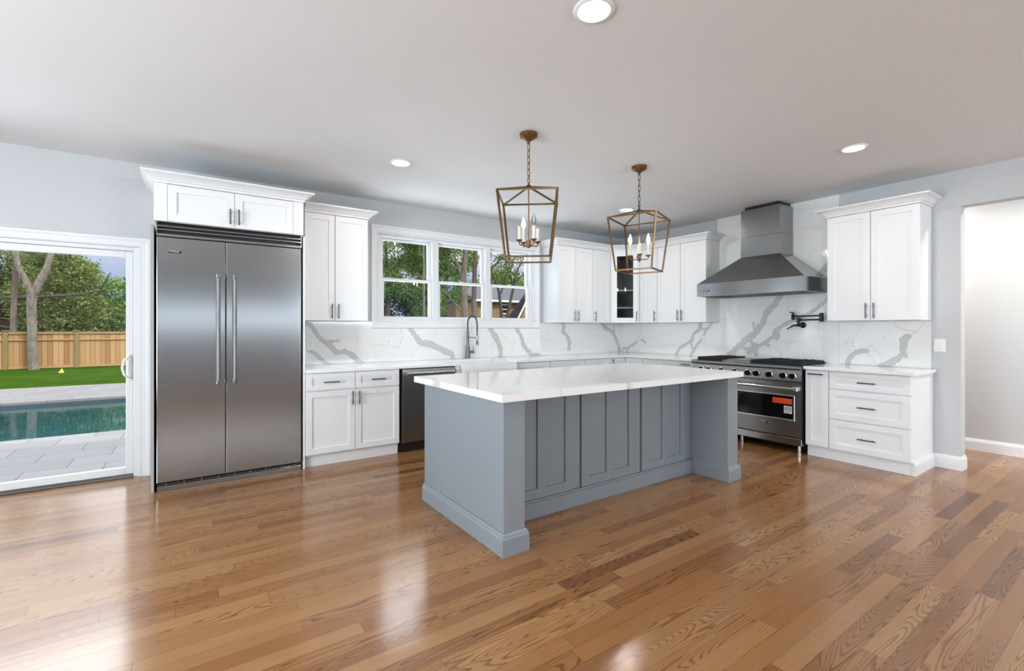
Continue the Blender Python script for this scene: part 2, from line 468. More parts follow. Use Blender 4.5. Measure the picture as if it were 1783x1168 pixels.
def prism(bm, poly, z0, z1, bev=0.0):
    a = [bm.verts.new((x, y, z0)) for x, y in poly]; b = [bm.verts.new((x, y, z1)) for x, y in poly]
    n = len(poly)
    fs = [bm.faces.new(a[::-1]), bm.faces.new(b)]
    for i in range(n):
        j = (i + 1) % n
        fs.append(bm.faces.new((a[i], a[j], b[j], b[i])))
    bmesh.ops.recalc_face_normals(bm, faces=fs)
    if bev:
        es = list({ed for f in fs for ed in f.edges})
        bmesh.ops.bevel(bm, geom=es, offset=bev, segments=2, profile=0.5, affect='EDGES', clamp_overlap=True)
    return bm

def sweep(bm, path, prof, side=1):
    """sweep profile [(out, z)] along an open 2D path with mitred corners; side=1: outward is to the right of travel"""
    P = [Vector(p) for p in path]; rings = []
    for i, p in enumerate(P):
        ds = []
        if i > 0: ds.append((P[i] - P[i - 1]).normalized())
        if i < len(P) - 1: ds.append((P[i + 1] - P[i]).normalized())
        ns = [Vector((d.y, -d.x)) * side for d in ds]
        n = sum(ns, Vector((0, 0))); n.normalize()
        n = n / max(0.2, n.dot(ns[0]))
        rings.append([bm.verts.new((p.x + n.x * o, p.y + n.y * o, z)) for o, z in prof])
    k = len(prof); fs = []
    for a, b in zip(rings, rings[1:]):
        for q in range(k):
            w = (q + 1) % k
            fs.append(bm.faces.new((a[q], a[w], b[w], b[q])))
    fs.append(bm.faces.new(rings[0])); fs.append(bm.faces.new(rings[-1][::-1]))
    bmesh.ops.recalc_face_normals(bm, faces=fs)
    return bm

def obj(name, bm, mat, parent=None, loc=None, label=None, fix=True):
    me = bpy.data.meshes.new(name)
    if fix: bmesh.ops.recalc_face_normals(bm, faces=bm.faces)
    sm = any(f.smooth for f in bm.faces)
    bm.to_mesh(me); bm.free()
    if sm: me.set_sharp_from_angle(angle=R(38))
    mats = mat if isinstance(mat, (list, tuple)) else [mat]
    for q in mats: me.materials.append(q)
    o = bpy.data.objects.new(name, me); C.objects.link(o)
    if parent: o.parent = parent
    if loc: o.location = loc
    if label: o['label'] = label
    return o

def tag(o, label, cat, group=None):
    o['label'] = label; o['category'] = cat
    if group: o['group'] = group
    return o

def thing(name, label, cat, loc=(0, 0, 0), rz=0.0, group=None):
    o = bpy.data.objects.new(name, None); C.objects.link(o)
    o.empty_display_size = 0.1
    o.location = loc; o.rotation_euler = (0, 0, rz)
    return tag(o, label, cat, group)

def struct(name, bm, mat, parent=None, label=None):
    o = obj(name, bm, mat, parent)
    if not parent:
        o['kind'] = 'structure'
        if label: o['label'] = label
    return o

def dup(root, loc, label, group=None, rz=None):
    r = root.copy(); C.objects.link(r); r.location = loc
    if rz is not None: r.rotation_euler = (0, 0, rz)
    r['label'] = label
    if group: r['group'] = group
    for ch in list(root.children):
        c = ch.copy(); C.objects.link(c); c.parent = r
        for g in ch.children:
            d = g.copy(); C.objects.link(d); d.parent = c
    return r

def text_mesh(name, s, size, parent, mat, loc, rot):
    cu = bpy.data.curves.new(name, 'FONT'); cu.body = s; cu.size = size; cu.extrude = 0.0006
    cu.align_x = 'LEFT'; cu.align_y = 'BOTTOM'
    t = bpy.data.objects.new(name, cu); C.objects.link(t)
    dg = bpy.context.evaluated_depsgraph_get()
    me = bpy.data.meshes.new_from_object(t.evaluated_get(dg))
    bpy.data.objects.remove(t); bpy.data.curves.remove(cu)
    me.materials.clear(); me.materials.append(mat)
    o = bpy.data.objects.new(name, me); C.objects.link(o)
    o.parent = parent; o.location = loc; o.rotation_euler = rot
    return o

# ------------------------------------------------------------------ room shell
CEIL = 2.743
XL, YR = -9.6, -9.6          # left wall, wall behind the camera
HX = 1.10                    # far wall of the passage beyond the range wall
b = BM(); bx(b, XL, HX, YR, 0.0, -0.10, 0.0); struct('floor', b, M['floor'], label='oak strip floor')
b = BM(); bx(b, XL - 0.15, HX + 0.15, YR - 0.15, 0.15, CEIL, CEIL + 0.12); struct('ceiling', b, M['ceil'])
DX0, DX1, DZ = -8.62, -6.15, 2.006        # sliding door opening
WX0, WX1, WZ0, WZ1 = -4.027, -1.796, 1.380, 2.392   # kitchen window opening
b = BM()
Y0, Y1 = 0.0, 0.15
bx(b, XL - 0.15, DX0, Y0, Y1, -0.1, CEIL)
bx(b, DX0, DX1, Y0, Y1, DZ, CEIL)
bx(b, DX1, WX0, Y0, Y1, -0.1, CEIL)
bx(b, WX0, WX1, Y0, Y1, -0.1, WZ0)
bx(b, WX0, WX1, Y0, Y1, WZ1, CEIL)
bx(b, WX1, HX + 0.15, Y0, Y1, -0.1, CEIL)
struct('wall_back', b, M['wall'])
b = BM()
bx(b, 0.0, 0.14, -4.05, 0.0, 0, CEIL)
bx(b, 0.0, 0.14, YR, -4.05, 2.415, CEIL)
struct('wall_right', b, M['wall'])
b = BM(); bx(b, HX, HX + 0.15, YR, 0.0, -0.1, CEIL); bx(b, 0.14, HX, -2.2, -2.1, 0, CEIL)
struct('wall_passage', b, M['wall'])
b = BM()
ys = YR; LW = ((-7.62, -4.98), (-4.6, -2.5))  # openings added for the side fill lamps
for a0, a1 in LW:
    bx(b, XL - 0.15, XL, ys, a0, -0.1, CEIL); bx(b, XL - 0.15, XL, a0, a1, -0.1, 0.38); bx(b, XL - 0.15, XL, a0, a1, 2.32, CEIL); ys = a1
bx(b, XL - 0.15, XL, ys, 0.0, -0.1, CEIL)
struct('wall_left', b, M['wall'])
b = BM()
for a0, a1 in LW:
    for q in ((a0 - 0.08, a0, 0.30, 2.40), (a1, a1 + 0.08, 0.30, 2.40), (a0, a1, 2.32, 2.40), (a0, a1, 0.30, 0.38)): bx(b, XL, XL + 0.02, q[0], q[1], q[2], q[3], 0.003)
struct('trim_4', b, M['trim'], label='white casings round the two side wall openings added for fill lamps')
b = BM()
xs = XL
for a0, a1, c0, c1 in ((-7.1, -3.3, 1.30, 1.82), (-3.2, 1.0, 1.37, 2.57)):
    bx(b, xs, a0, YR - 0.15, YR, -0.1, CEIL); bx(b, a0, a1, YR - 0.15, YR, -0.1, c0); bx(b, a0, a1, YR - 0.15, YR, c1, CEIL); xs = a1
bx(b, xs, HX + 0.15, YR - 0.15, YR, -0.1, CEIL)
struct('wall_front', b, M['wall'])

# baseboards
BP = [(0, 0), (0.016, 0), (0.016, 0.092), (0.013, 0.100), (0.013, 0.106), (0.008, 0.114), (0.006, 0.125), (0, 0.125)]
b = BM(); sweep(b, [(0.0, -3.862), (0.0, -4.05), (0.14, -4.05)], BP, 1); struct('baseboard_right', b, M['trim'])
b = BM(); sweep(b, [(HX, -2.2), (HX, YR)], BP, 1); struct('baseboard_passage', b, M['trim'])

# casings
def casing(bm, pts, w, t=0.022):
    """picture frame moulding; pts of the opening edge as (x,z) path, outward on the left of travel"""
    prof = [(0.0, 0.0), (0.0, t * 0.55), (w * 0.10, t * 0.75), (w * 0.16, t * 0.6), (w * 0.62, t * 0.72), (w * 0.75, t), (w, t), (w, 0.0)]
    P = [Vector(p) for p in pts]; rings = []
    N = len(P); closed = (P[0] - P[-1]).length < 1e-6
    if closed: P = P[:-1]; N -= 1
    for i in range(N):
        ds = []
        if closed or i > 0: ds.append((P[i] - P[i - 1]).normalized())
        if closed or i < N - 1: ds.append((P[(i + 1) % N] - P[i]).normalized())
        ns = [Vector((-d.y, d.x)) for d in ds]
        n = sum(ns, Vector((0, 0))).normalized(); n = n / n.dot(ns[0])
        rings.append([bm.verts.new((P[i].x + n.x * o, -y, P[i].y + n.y * o)) for o, y in prof])
    k = len(prof)
    for i in range(N if closed else N - 1):
        a, c2 = rings[i], rings[(i + 1) % N]
        for q in range(k):
            w2 = (q + 1) % k
            bm.faces.new((a[q], a[w2], c2[w2], c2[q]))
    if not closed: bm.faces.new(rings[0]); bm.faces.new(rings[-1])
b = BM(); casing(b, [(DX0, 0.0), (DX0, DZ), (DX1, DZ), (DX1, 0.0)], 0.078); struct('trim_1', b, M['trim'], label='white casing round the sliding door')
b = BM(); casing(b, [(WX0, WZ0), (WX0, WZ1), (WX1, WZ1), (WX1, WZ0), (WX0, WZ0)], 0.078); struct('trim_2', b, M['trim'], label='white casing round the kitchen window')

# sliding glass door
d1 = thing('door_1', 'white framed sliding glass door to the patio', 'door'); d1['kind'] = 'structure'
b = BM()
bx(b, DX1 - 0.042, DX1, 0.005, 0.15, 0.0, DZ, 0.003); bx(b, DX0, DX0 + 0.042, 0.005, 0.15, 0.0, DZ, 0.003)
bx(b, DX0 + 0.042, DX1 - 0.042, 0.005, 0.15, 1.972, DZ, 0.003)
obj('frame', b, M['trim'], d1)
b = BM(); bx(b, DX0 + 0.042, DX1 - 0.042, -0.012, 0.15, 0.0, 0.016, 0.003); bx(b, DX0 + 0.042, DX1 - 0.042, 0.02, 0.03, 0.016, 0.026); bx(b, DX0 + 0.042, DX1 - 0.042, 0.10, 0.11, 0.016, 0.026)
obj('track', b, M['steel'], d1, label='metal floor track')
def slider(x0, x1, y):
    b = BM(); fr = 0.050
    z0, z1 = 0.027, 1.970
    bx(b, x0, x0 + fr, y - 0.02, y + 0.02, z0, z1, 0.004); bx(b, x1 - fr, x1, y - 0.02, y + 0.02, z0, z1, 0.004)
    bx(b, x0 + fr, x1 - fr, y - 0.02, y + 0.02, 1.914, z1, 0.004); bx(b, x0 + fr, x1 - fr, y - 0.02, y + 0.02, z0, 0.088, 0.004)
    s = obj('sliding_panel', b, M['trim'], d1)
    b = BM(); bx(b, x0 + fr, x1 - fr, y - 0.004, y + 0.004, 0.088, 1.914); obj('glass', b, M['glass'], s)
    return s
mx = (DX0 + DX1) / 2
s1 = slider(mx - 0.03, DX1 - 0.044, 0.045)
slider(DX0 + 0.044, mx + 0.02, 0.10)
b = BM(); hxp = DX1 - 0.044 - 0.022
tube(b, [(hxp, 0.025, 0.865), (hxp - 0.008, -0.012, 0.87), (hxp - 0.035, -0.03, 0.90), (hxp - 0.047, -0.035, 0.96), (hxp - 0.035, -0.03, 1.02), (hxp - 0.008, -0.012, 1.05), (hxp, 0.025, 1.055)], 0.010, 8)
bx(b, hxp - 0.016, hxp + 0.016, 0.017, 0.026, 0.85, 1.07, 0.004)
obj('handle', b, M['plastic'], s1)

# three double-hung windows in one opening
b = BM()
for x0, x1, z0, z1 in ((WX0, WX0 + 0.012, WZ0, WZ1), (WX1 - 0.012, WX1, WZ0, WZ1), (WX0, WX1, WZ1 - 0.012, WZ1), (WX0, WX1, WZ0, WZ0 + 0.012)):
    bx(b, x0, x1, 0.001, 0.15, z0, z1)
struct('trim_3', b, M['trim'], label='white jamb lining of the kitchen window')
edges = [WX0 + 0.012, -3.302, -2.540, WX1 - 0.012]
for i in range(3):
    x0, x1 = edges[i] + 0.001, edges[i + 1] - 0.001
    w = thing('window_%d' % (i + 1), 'double-hung window sash unit %d of three over the sink' % (i + 1), 'window'); w['kind'] = 'structure'
    z0, z1 = WZ0 + 0.013, WZ1 - 0.013
    b = BM(); f = 0.036
    bx(b, x0, x0 + f, 0.03, 0.145, z0, z1, 0.002); bx(b, x1 - f, x1, 0.03, 0.145, z0, z1, 0.002)
    bx(b, x0 + f, x1 - f, 0.03, 0.145, z1 - 0.028, z1, 0.002); bx(b, x0 + f, x1 - f, 0.03, 0.145, z0, z0 + 0.012, 0.002)
    obj('frame', b, M['trim'], w)
    def sash(y, za, zb, rb, rt, st=0.040):
        b = BM(); a0, a1 = x0 + f + 0.001, x1 - f - 0.001
        bx(b, a0, a0 + st, y - 0.015, y + 0.015, za, zb, 0.003); bx(b, a1 - st, a1, y - 0.015, y + 0.015, za, zb, 0.003)
        bx(b, a0 + st, a1 - st, y - 0.015, y + 0.015, za, za + rb, 0.003); bx(b, a0 + st, a1 - st, y - 0.015, y + 0.015, zb - rt, zb, 0.003)
        s = obj('sash', b, M['trim'], w)
        b = BM(); bx(b, a0 + st, a1 - st, y - 0.003, y + 0.003, za + rb, zb - rt); obj('glass', b, M['glass'], s)
        return s
    s_low = sash(0.066, z0 + 0.013, 1.882, 0.030, 0.030)
    sash(0.104, 1.852, z1 - 0.029, 0.030, 0.030)
    b = BM(); bx(b, (x0 + x1) / 2 - 0.02, (x0 + x1) / 2 + 0.02, 0.052, 0.075, 1.883, 1.892, 0.002); obj('latch', b, M['plastic'], s_low)

# ------------------------------------------------------------------ recessed ceiling lights
def downlight(x, y, label):
    t = thing('recessed_light', label, 'ceiling light', (x, y, CEIL), 0, 'recessed ceiling lights')
    b = BM(); lathe(b, [(0.068, -0.001), (0.068, -0.004), (0.074, -0.009), (0.088, -0.008), (0.094, -0.003), (0.094, -0.001)], 32)
    obj('trim_ring', b, M['plastic'], t)
    b = BM(); lathe(b, [(0.0, -0.001), (0.067, -0.001), (0.067, -0.003), (0.0, -0.0035)], 32)
    obj('lens', b, M['lamp'], t)
    d = bpy.data.lights.new('recessed_or_fill_lamp', 'AREA'); d.shape = 'DISK'; d.size = 0.12; d.energy = 9; d.color = (1, 0.95, 0.87)
    o = bpy.data.objects.new('recessed_or_fill_lamp', d); C.objects.link(o); o.location = (x, y, CEIL - 0.006)
    return t
downlight(-4.283, -3.706, 'largest round recessed ceiling light, nearest the front of the island')
downlight(-4.271, -1.330, 'round recessed ceiling light between the fridge cabinet and the first lantern')
downlight(-1.412, -3.709, 'round recessed ceiling light in front of the wall cabinet beside the hood')
downlight(-1.400, -1.331, 'round recessed ceiling light behind the second lantern')
for x, y in ((-7.1, -6.2), (0.55, -5.2), (0.55, -3.3)):  # added unseen fill lamps without fixtures; those in the passage brighten its wall
    d = bpy.data.lights.new('recessed_or_fill_lamp', 'AREA'); d.shape = 'DISK'; d.size = 0.12; d.energy = 9 if x < 0 else 31; d.color = (1, 0.95, 0.87)
    o = bpy.data.objects.new('recessed_or_fill_lamp', d); C.objects.link(o); o.location = (x, y, CEIL - 0.006)

# ------------------------------------------------------------------ cabinets
def shaker(bm, x0, x1, z0, z1, yf, fr=0.058, t=0.020, rec=0.0105, panel=True, frb=None):
    frb = fr if frb is None else frb
    ch = 0.0015
    def ring(a0, a1, c0, c1, y): return [bm.verts.new(p) for p in ((a0, y, c0), (a1, y, c0), (a1, y, c1), (a0, y, c1))]
    L = [ring(x0, x1, z0, z1, yf + t), ring(x0, x1, z0, z1, yf + ch), ring(x0 + ch, x1 - ch, z0 + ch, z1 - ch, yf),
         ring(x0 + fr, x1 - fr, z0 + frb, z1 - frb, yf), ring(x0 + fr, x1 - fr, z0 + frb, z1 - frb, yf + (rec if panel else t))]
    for a, c in zip(L, L[1:]):
        for q in range(4):
            w = (q + 1) % 4
            bm.faces.new((a[q], a[w], c[w], c[q]))
    if panel:
        bm.faces.new(L[-1]); bm.faces.new(L[0][::-1])
    else:
        for q in range(4):
            w = (q + 1) % 4
            bm.faces.new((L[-1][q], L[-1][w], L[0][w], L[0][q]))
    return bm

def pull(parent, x, z, yf, length=0.15, vertical=True, name='handle'):
    b = BM(); s = 0.031
    if vertical:
        tube(b, [(x, yf - s, z - length / 2), (x, yf - s, z + length / 2)], 0.0062, 10)
        for q in (-0.31, 0.31): tube(b, [(x, yf, z + q * length), (x, yf - s, z + q * length)], 0.005, 8)
    else:
        tube(b, [(x - length / 2, yf - s, z), (x + length / 2, yf - s, z)], 0.0062, 10)
        for q in (-0.31, 0.31): tube(b, [(x + q * length, yf, z), (x + q * length, yf - s, z)], 0.005, 8)
    return obj(name, b, M['nickel'], parent, label='dark nickel bar pull')

CROWN = [(0.0, 0.0), (0.010, 0.0), (0.010, 0.018), (0.018, 0.022), (0.026, 0.036), (0.046, 0.054), (0.062, 0.060), (0.068, 0.064), (0.080, 0.066), (0.080, 0.080), (0.0, 0.080)]
def crown_prof(z, h=0.080, out=0.082): return [(o * out / 0.080, z + q * h / 0.080) for o, q in CROWN]
RW = -PI / 2   # rotation of things on the range wall
UZ0, UZ1 = 1.3745, 2.440
DEP = 0.325

def upper(label, loc, rz, w, doors, crown=None, name='wall_cabinet', back=-0.003):
    """doors: list of (x0, x1, handle side or None)"""
    t = thing(name, label, 'cabinet', loc, rz)
    b = BM(); bx(b, 0.0, w, -(DEP - 0.021), back, UZ0, UZ1, 0.001); obj('body', b, M['cab'], t)
    for x0, x1, hs in doors:
        b = BM(); shaker(b, x0 + 0.0030, x1 - 0.0030, UZ0 + 0.002, UZ1 - 0.003, -DEP); dr = obj('door', b, M['cab'], t)
        if hs == 'l': pull(dr, x0 + 0.032, UZ0 + 0.095, -DEP)
        elif hs == 'r': pull(dr, x1 - 0.032, UZ0 + 0.095, -DEP)
    if crown:
        b = BM(); sweep(b, crown, crown_prof(UZ1 + 0.001, 0.079), 1); obj('crown_moulding', b, M['trim'], t)
    return t

w = 0.624
upper('two-door white wall cabinet between the fridge and the window', (-4.864, 0, 0), 0, w, [(0, w * 0.462, 'r'), (w * 0.462, w, 'l')],
      crown=[(0.0, -DEP), (w, -DEP), (w, -0.003)])
# right of the window: a two-door unit, a one-door unit, the glazed corner, then the range wall
upper('two-door white wall cabinet right beside the window', (-1.640, 0, 0), 0, 0.668, [(0, 0.334, 'r'), (0.334, 0.668, 'l')])
upper('narrow white wall cabinet between the two-door one and the glass-door corner', (-0.971, 0, 0), 0, 0.355, [(0, 0.355, 'l')])
upper('narrow white wall cabinet just past the glass-door corner on the range wall', (0, -0.628, 0), RW, 0.311, [(0, 0.311, 'r')])
upper('two-door white wall cabinet ending beside the range hood', (0, -0.940, 0), RW, 0.765, [(0, 0.380, 'r'), (0.380, 0.765, 'l')], back=-0.025)
w = 0.757
upper('two-door white wall cabinet above the drawers, past the pot filler', (0, -3.089, 0), RW, w, [(0, 0.378, 'r'), (0.378, w, 'l')],
      crown=[(0.0, -0.003), (0.0, -DEP), (w, -DEP), (w, -0.003)])

# diagonal corner cabinet with a glass door
t = thing('corner_cabinet', 'diagonal corner wall cabinet with a dark glass door and shelves', 'cabinet', (0, 0, 0))
poly = [(-0.003, -0.003), (-0.613, -0.003), (-0.613, -DEP), (-DEP, -0.625), (-0.003, -0.625)]
b = BM(); th = 0.018
prism(b, poly, UZ0, UZ0 + th); prism(b, poly, UZ1 - th, UZ1)
bx(b, -0.613, -0.613 + th, -DEP, -0.003, UZ0 + th, UZ1 - th); bx(b, -DEP, -0.003, -0.625, -0.625 + th, UZ0 + th, UZ1 - th)
bx(b, -0.613 + th, -0.003, -0.012, -0.003, UZ0 + th, UZ1 - th); bx(b, -0.012, -0.003, -0.625 + th, -0.012, UZ0 + th, UZ1 - th)
obj('body', b, [M['inside']], t)
poly2 = [(-0.014, -0.014), (-0.592, -0.014), (-0.592, -0.315), (-0.315, -0.604), (-0.014, -0.604)]
for z in (1.602, 1.860):
    b = BM(); prism(b, poly2, z - 0.009, z + 0.009); obj('shelf', b, M['cab'], t, label='pale shelf')
dv = Vector((-DEP + 0.613, -0.625 + DEP)); dl = dv.length; ang = math.atan2(dv.y, dv.x)
def diag(o):
    o.location = (-0.613, -DEP, 0); o.rotation_euler = (0, 0, ang); return o
b = BM(); bx(b, 0.0, 0.018, -0.001, 0.018, UZ0, UZ1); bx(b, dl - 0.018, dl, -0.001, 0.018, UZ0, UZ1); bx(b, 0.018, dl - 0.018, -0.001, 0.018, UZ1 - 0.035, UZ1); bx(b, 0.018, dl - 0.018, -0.001, 0.018, UZ0, UZ0 + 0.018)
diag(obj('face_frame', b, M['cab'], t))
b = BM(); shaker(b, 0.016, dl - 0.016, UZ0 + 0.002, UZ1 - 0.003, -0.022, fr=0.075, panel=False)
dr = diag(obj('door', b, M['cab'], t))
b = BM(); bx(b, 0.091, dl - 0.091, -0.012, -0.008, UZ0 + 0.077, UZ1 - 0.078); obj('glass', b, M['cab_glass'], dr, label='dark glass pane')
pull(dr, dl - 0.045, UZ0 + 0.095, -0.022)
# crown along the corner run
b = BM(); sweep(b, [(-1.640, -0.003), (-1.640, -DEP), (-0.613 + 0.004, -DEP), (-DEP, -0.625 - 0.004 + 0.008), (-DEP, -1.705), (-0.026, -1.705)], crown_prof(UZ1 + 0.001, 0.079), 1)
tag(obj('crown_moulding', b, M['trim']), 'white crown moulding running round the corner wall cabinets', 'moulding')

# cabinet over the fridge
t = thing('fridge_cabinet', 'short two-door white cabinet over the steel fridge', 'cabinet', (-6.020, 0, 0))
w = 1.094; yf = -0.612
b = BM(); bx(b, 0, w, yf + 0.022, -0.003, 2.150, 2.450, 0.001); obj('body', b, M['cab'], t)
b = BM(); bx(b, 0.0, 0.086, yf, yf + 0.021, 2.150, 2.450, 0.001); obj('filler', b, M['cab'], t)
b = BM(); bx(b, w - 0.086, w, yf, yf + 0.021, 2.150, 2.450, 0.001); obj('filler', b, M['cab'], t)
xm = 0.548
for x0, x1, hx in ((0.0865, xm, xm - 0.032), (xm, w - 0.0865, xm + 0.032)):
    b = BM(); shaker(b, x0 + 0.0015, x1 - 0.0015, 2.153, 2.447, yf - 0.001); dr = obj('door', b, M['cab'], t)
    pull(dr, hx, 2.240, yf - 0.001, 0.13)
b = BM(); sweep(b, [(0.0, -0.003), (0.0, yf), (w, yf), (w, -0.003)], crown_prof(2.451, 0.080, 0.082), 1); obj('crown_moulding', b, M['trim'], t)

def base(label, loc, rz, w, fronts, cat='cabinet', kick=True, sides=None, name='base_cabinet', dep=0.61):
    """fronts: (kind, x0, x1, z0, z1, handle (x, z, len, vertical))"""
    t = thing(name, label, cat, loc, rz)
    b = BM(); bx(b, 0.0, w, -(dep - 0.021), -0.024, 0.108, 0.882, 0.001); obj('body', b, M['cab'], t)
    if kick: b = BM(); bx(b, 0.0, w, -(dep - 0.055), -0.03, 0.0, 0.107); obj('toe_kick', b, M['cab'], t)
    for kd, x0, x1, z0, z1, hd in fronts:
        b = BM(); shaker(b, x0 + 0.0026, x1 - 0.0026, z0 + 0.003, z1 - 0.003, -dep, fr=0.055, frb=0.055 if z1 - z0 > 0.2 else 0.042)
        f = obj(kd, b, M['cab'], t)
        if hd: pull(f, hd[0], hd[1], -dep, hd[2], hd[3])
    return t

w = 0.902
base('white base cabinet with two drawers over two doors, beside the fridge', (-4.908, 0, 0), 0, w, [
    ('drawer', 0, 0.452, 0.712, 0.878, (0.226, 0.791, 0.14, False)), ('drawer', 0.452, w, 0.712, 0.878, (0.677, 0.792, 0.14, False)),
    ('door', 0, 0.452, 0.118, 0.708, (0.422, 0.625, 0.135, True)), ('door', 0.452, w, 0.118, 0.708, (0.487, 0.625, 0.135, True))])
# sink base, then drawers to the corner
t = base('white sink base cabinet under the apron sink', (-3.362, 0, 0), 0, 0.862, [('door', 0.06, 0.431, 0.118, 0.66, None), ('door', 0.431, 0.80, 0.118, 0.66, None)])
t.children[0].data.clear_geometry()
b = BM(); bx(b, 0.0, 0.058, -0.61, -0.024, 0.108, 0.882, 0.001); bx(b, 0.80, 0.862, -0.61, -0.024, 0.108, 0.882, 0.001); bx(b, 0.058, 0.80, -0.589, -0.024, 0.108, 0.655)
b.to_mesh(t.children[0].data); b.free(); 
def dr_door(label, loc, rz, w, hdr=True):
    return base(label, loc, rz, w, [('drawer', 0, w, 0.712, 0.878, (w / 2, 0.775, 0.14, False)), ('door', 0, w, 0.118, 0.708, (w - 0.032, 0.625, 0.135, True))])
dr_door('white drawer base cabinet just past the sink', (-2.498, 0, 0), 0, 0.489)
dr_door('wide white drawer base cabinet midway between the sink and the corner', (-2.008, 0, 0), 0, 0.606)
dr_door('white drawer base cabinet last before the corner on the window wall', (-1.401, 0, 0), 0, 0.484)
# corner base with folding doors
t = thing('corner_base_cabinet', 'white corner base cabinet with two doors meeting in the inner corner', 'cabinet', (0, 0, 0))
pol = [(-0.024, -0.024), (-0.916, -0.024), (-0.916, -0.589), (-0.589, -0.589), (-0.589, -0.929), (-0.024, -0.929)]
b = BM(); prism(b, pol, 0.108, 0.882); obj('body', b, M['cab'], t)
pol = [(-0.03, -0.03), (-0.916, -0.03), (-0.916, -0.555), (-0.555, -0.555), (-0.555, -0.929), (-0.03, -0.929)]
b = BM(); prism(b, pol, 0.0, 0.107); obj('toe_kick', b, M['cab'], t)
b = BM(); shaker(b, -0.914, -0.613, 0.118, 0.878, -0.61); dr = obj('door', b, M['cab'], t); pull(dr, -0.880, 0.80, -0.61, 0.135)
b = BM(); shaker(b, 0.0, 0.314, 0.118, 0.878, 0.0); dr = obj('door', b, M['cab'], t); dr.location = (-0.61, -0.613, 0); dr.rotation_euler = (0, 0, RW)
dr_door('white drawer base cabinet on the range wall beside the corner', (0, -0.930, 0), RW, 0.591)
base('narrow white pull-out cabinet tight against the range, corner side', (0, -1.522, 0), RW, 0.196, [('door', 0, 0.196, 0.118, 0.878, (0.098, 0.84, 0.12, False))])
base('narrow white pull-out cabinet between the range and the drawer stack', (0, -3.003, 0), RW, 0.213, [('door', 0, 0.213, 0.118, 0.878, (0.104, 0.838, 0.135, False))])
t = base('white three-drawer base cabinet at the end by the doorway', (0, -3.217, 0), RW, 0.622, [
    ('drawer', 0, 0.638, 0.706, 0.878, (0.316, 0.786, 0.14, False)), ('drawer', 0, 0.638, 0.412, 0.702, (0.316, 0.553, 0.14, False)), ('drawer', 0, 0.638, 0.118, 0.408, (0.316, 0.257, 0.14, False))])
b = BM(); bx(b, 0.623, 0.641, -0.589, -0.003, 0.108, 0.882, 0.001); bx(b, 0.623, 0.641, -0.555, -0.003, 0.0, 0.108); obj('end_panel', b, M['cab'], t)
b = BM(); sweep(b, [(0.641, -0.558), (0.641, -0.018)], BP, 1); obj('skirting', b, M['trim'], t)

# ------------------------------------------------------------------ fridge
t = thing('refrigerator', 'tall double-door stainless steel built-in refrigerator', 'refrigerator', (-6.006, 0, 0))
W = 1.066; yf = -0.596; xg = 0.471
b = BM(); bx(b, 0.004, W - 0.004, -0.545, -0.02, 0.055, 2.140, 0.0); obj('body', b, M['gap'], t)
for x0, x1, hx in ((0.002, xg - 0.002, xg - 0.055), (xg + 0.002, W - 0.002, xg + 0.064)):
    b = BM(); bx(b, x0, x1, yf, -0.547, 0.068, 2.026, 0.004, 2)
    dr = obj('door', b, M['steel'], t)
    b = BM()
    tube(b, [(hx, yf - 0.055, 0.835), (hx, yf - 0.055, 1.748)], 0.0135, 16)
    obj('handle', b, M['satin'], dr)
    for z in (0.848, 1.735):
        b = BM(); bx(b, hx - 0.016, hx + 0.016, yf - 0.073, yf, z - 0.018, z + 0.018, 0.006, 2); obj('handle_bracket', b, M['steel'], dr)
b = BM()
bx(b, 0.0, W, yf - 0.004, -0.55, 2.032, 2.054, 0.002)
for z in (2.085, 2.114): bx(b, 0.006, W - 0.006, yf - 0.002, yf + 0.03, z - 0.0035, z + 0.0035)
bx(b, 0.0, 0.006, yf, -0.55, 2.054, 2.146); bx(b, W - 0.006, W, yf, -0.55, 2.054, 2.146)
gr = obj('top_grille', b, M['steel'], t)
b = BM(); bx(b, 0.006, W - 0.006, -0.556, -0.546, 2.0545, 2.1465); bx(b, 0.0, W, yf + 0.002, -0.556, 2.141, 2.1465); obj('grille_backing', b, M['black'], gr)
b = BM(); bx(b, 0.004, W - 0.004, yf + 0.006, -0.56, 0.0, 0.040, 0.002); bx(b, 0.004, W - 0.004, yf + 0.012, -0.57, 0.0485, 0.0525)
for q in range(9): bx(b, 0.06 + q * 0.118, 0.068 + q * 0.118, yf + 0.004, yf + 0.016, 0.040, 0.062)
obj('kick_plate', b, M['steel_r'], t)
b = BM(); bx(b, 0.004, W - 0.004, -0.56, -0.5, 0.0, 0.0545); obj('kick_recess', b, M['black'], t)
b = BM(); bx(b, -0.034, -0.014, yf - 0.002, -0.02, 0.0, 2.120, 0.001); obj('side_panel', b, M['gable'], t, label='thin grey side panel')
b = BM(); bx(b, W + 0.014, W + 0.030, yf - 0.001, -0.02, 0.0, 2.144, 0.001); obj('side_panel', b, M['cab'], t, label='thin white side panel')
def badge(parent, x, z, w, h, yf, name='badge'):
    b = BM(); bx(b, x, x + w, yf - 0.003, yf, z, z + h, 0.0008); o = obj(name, b, M['black'], parent, label='small black maker plate')
    b = BM(); e_ = 0.0025
    bx(b, x - e_, x + w + e_, yf - 0.0015, yf, z - e_, z + h + e_); obj('badge_rim', b, M['chrome'], o)
    h1 = h * 0.98
    text_mesh('lettering', 'V', h1, o, M['badge_w'], (x + w * 0.05, yf - 0.0035, z + h * 0.16), (PI / 2, 0, 0))
    text_mesh('lettering', 'IKING', h1 * 0.80, o, M['badge_w'], (x + w * 0.05 + h1 * 0.68, yf - 0.0035, z + h * 0.17), (PI / 2, 0, 0))
    return o
badge(t, 0.078, 1.900, 0.088, 0.025, yf)

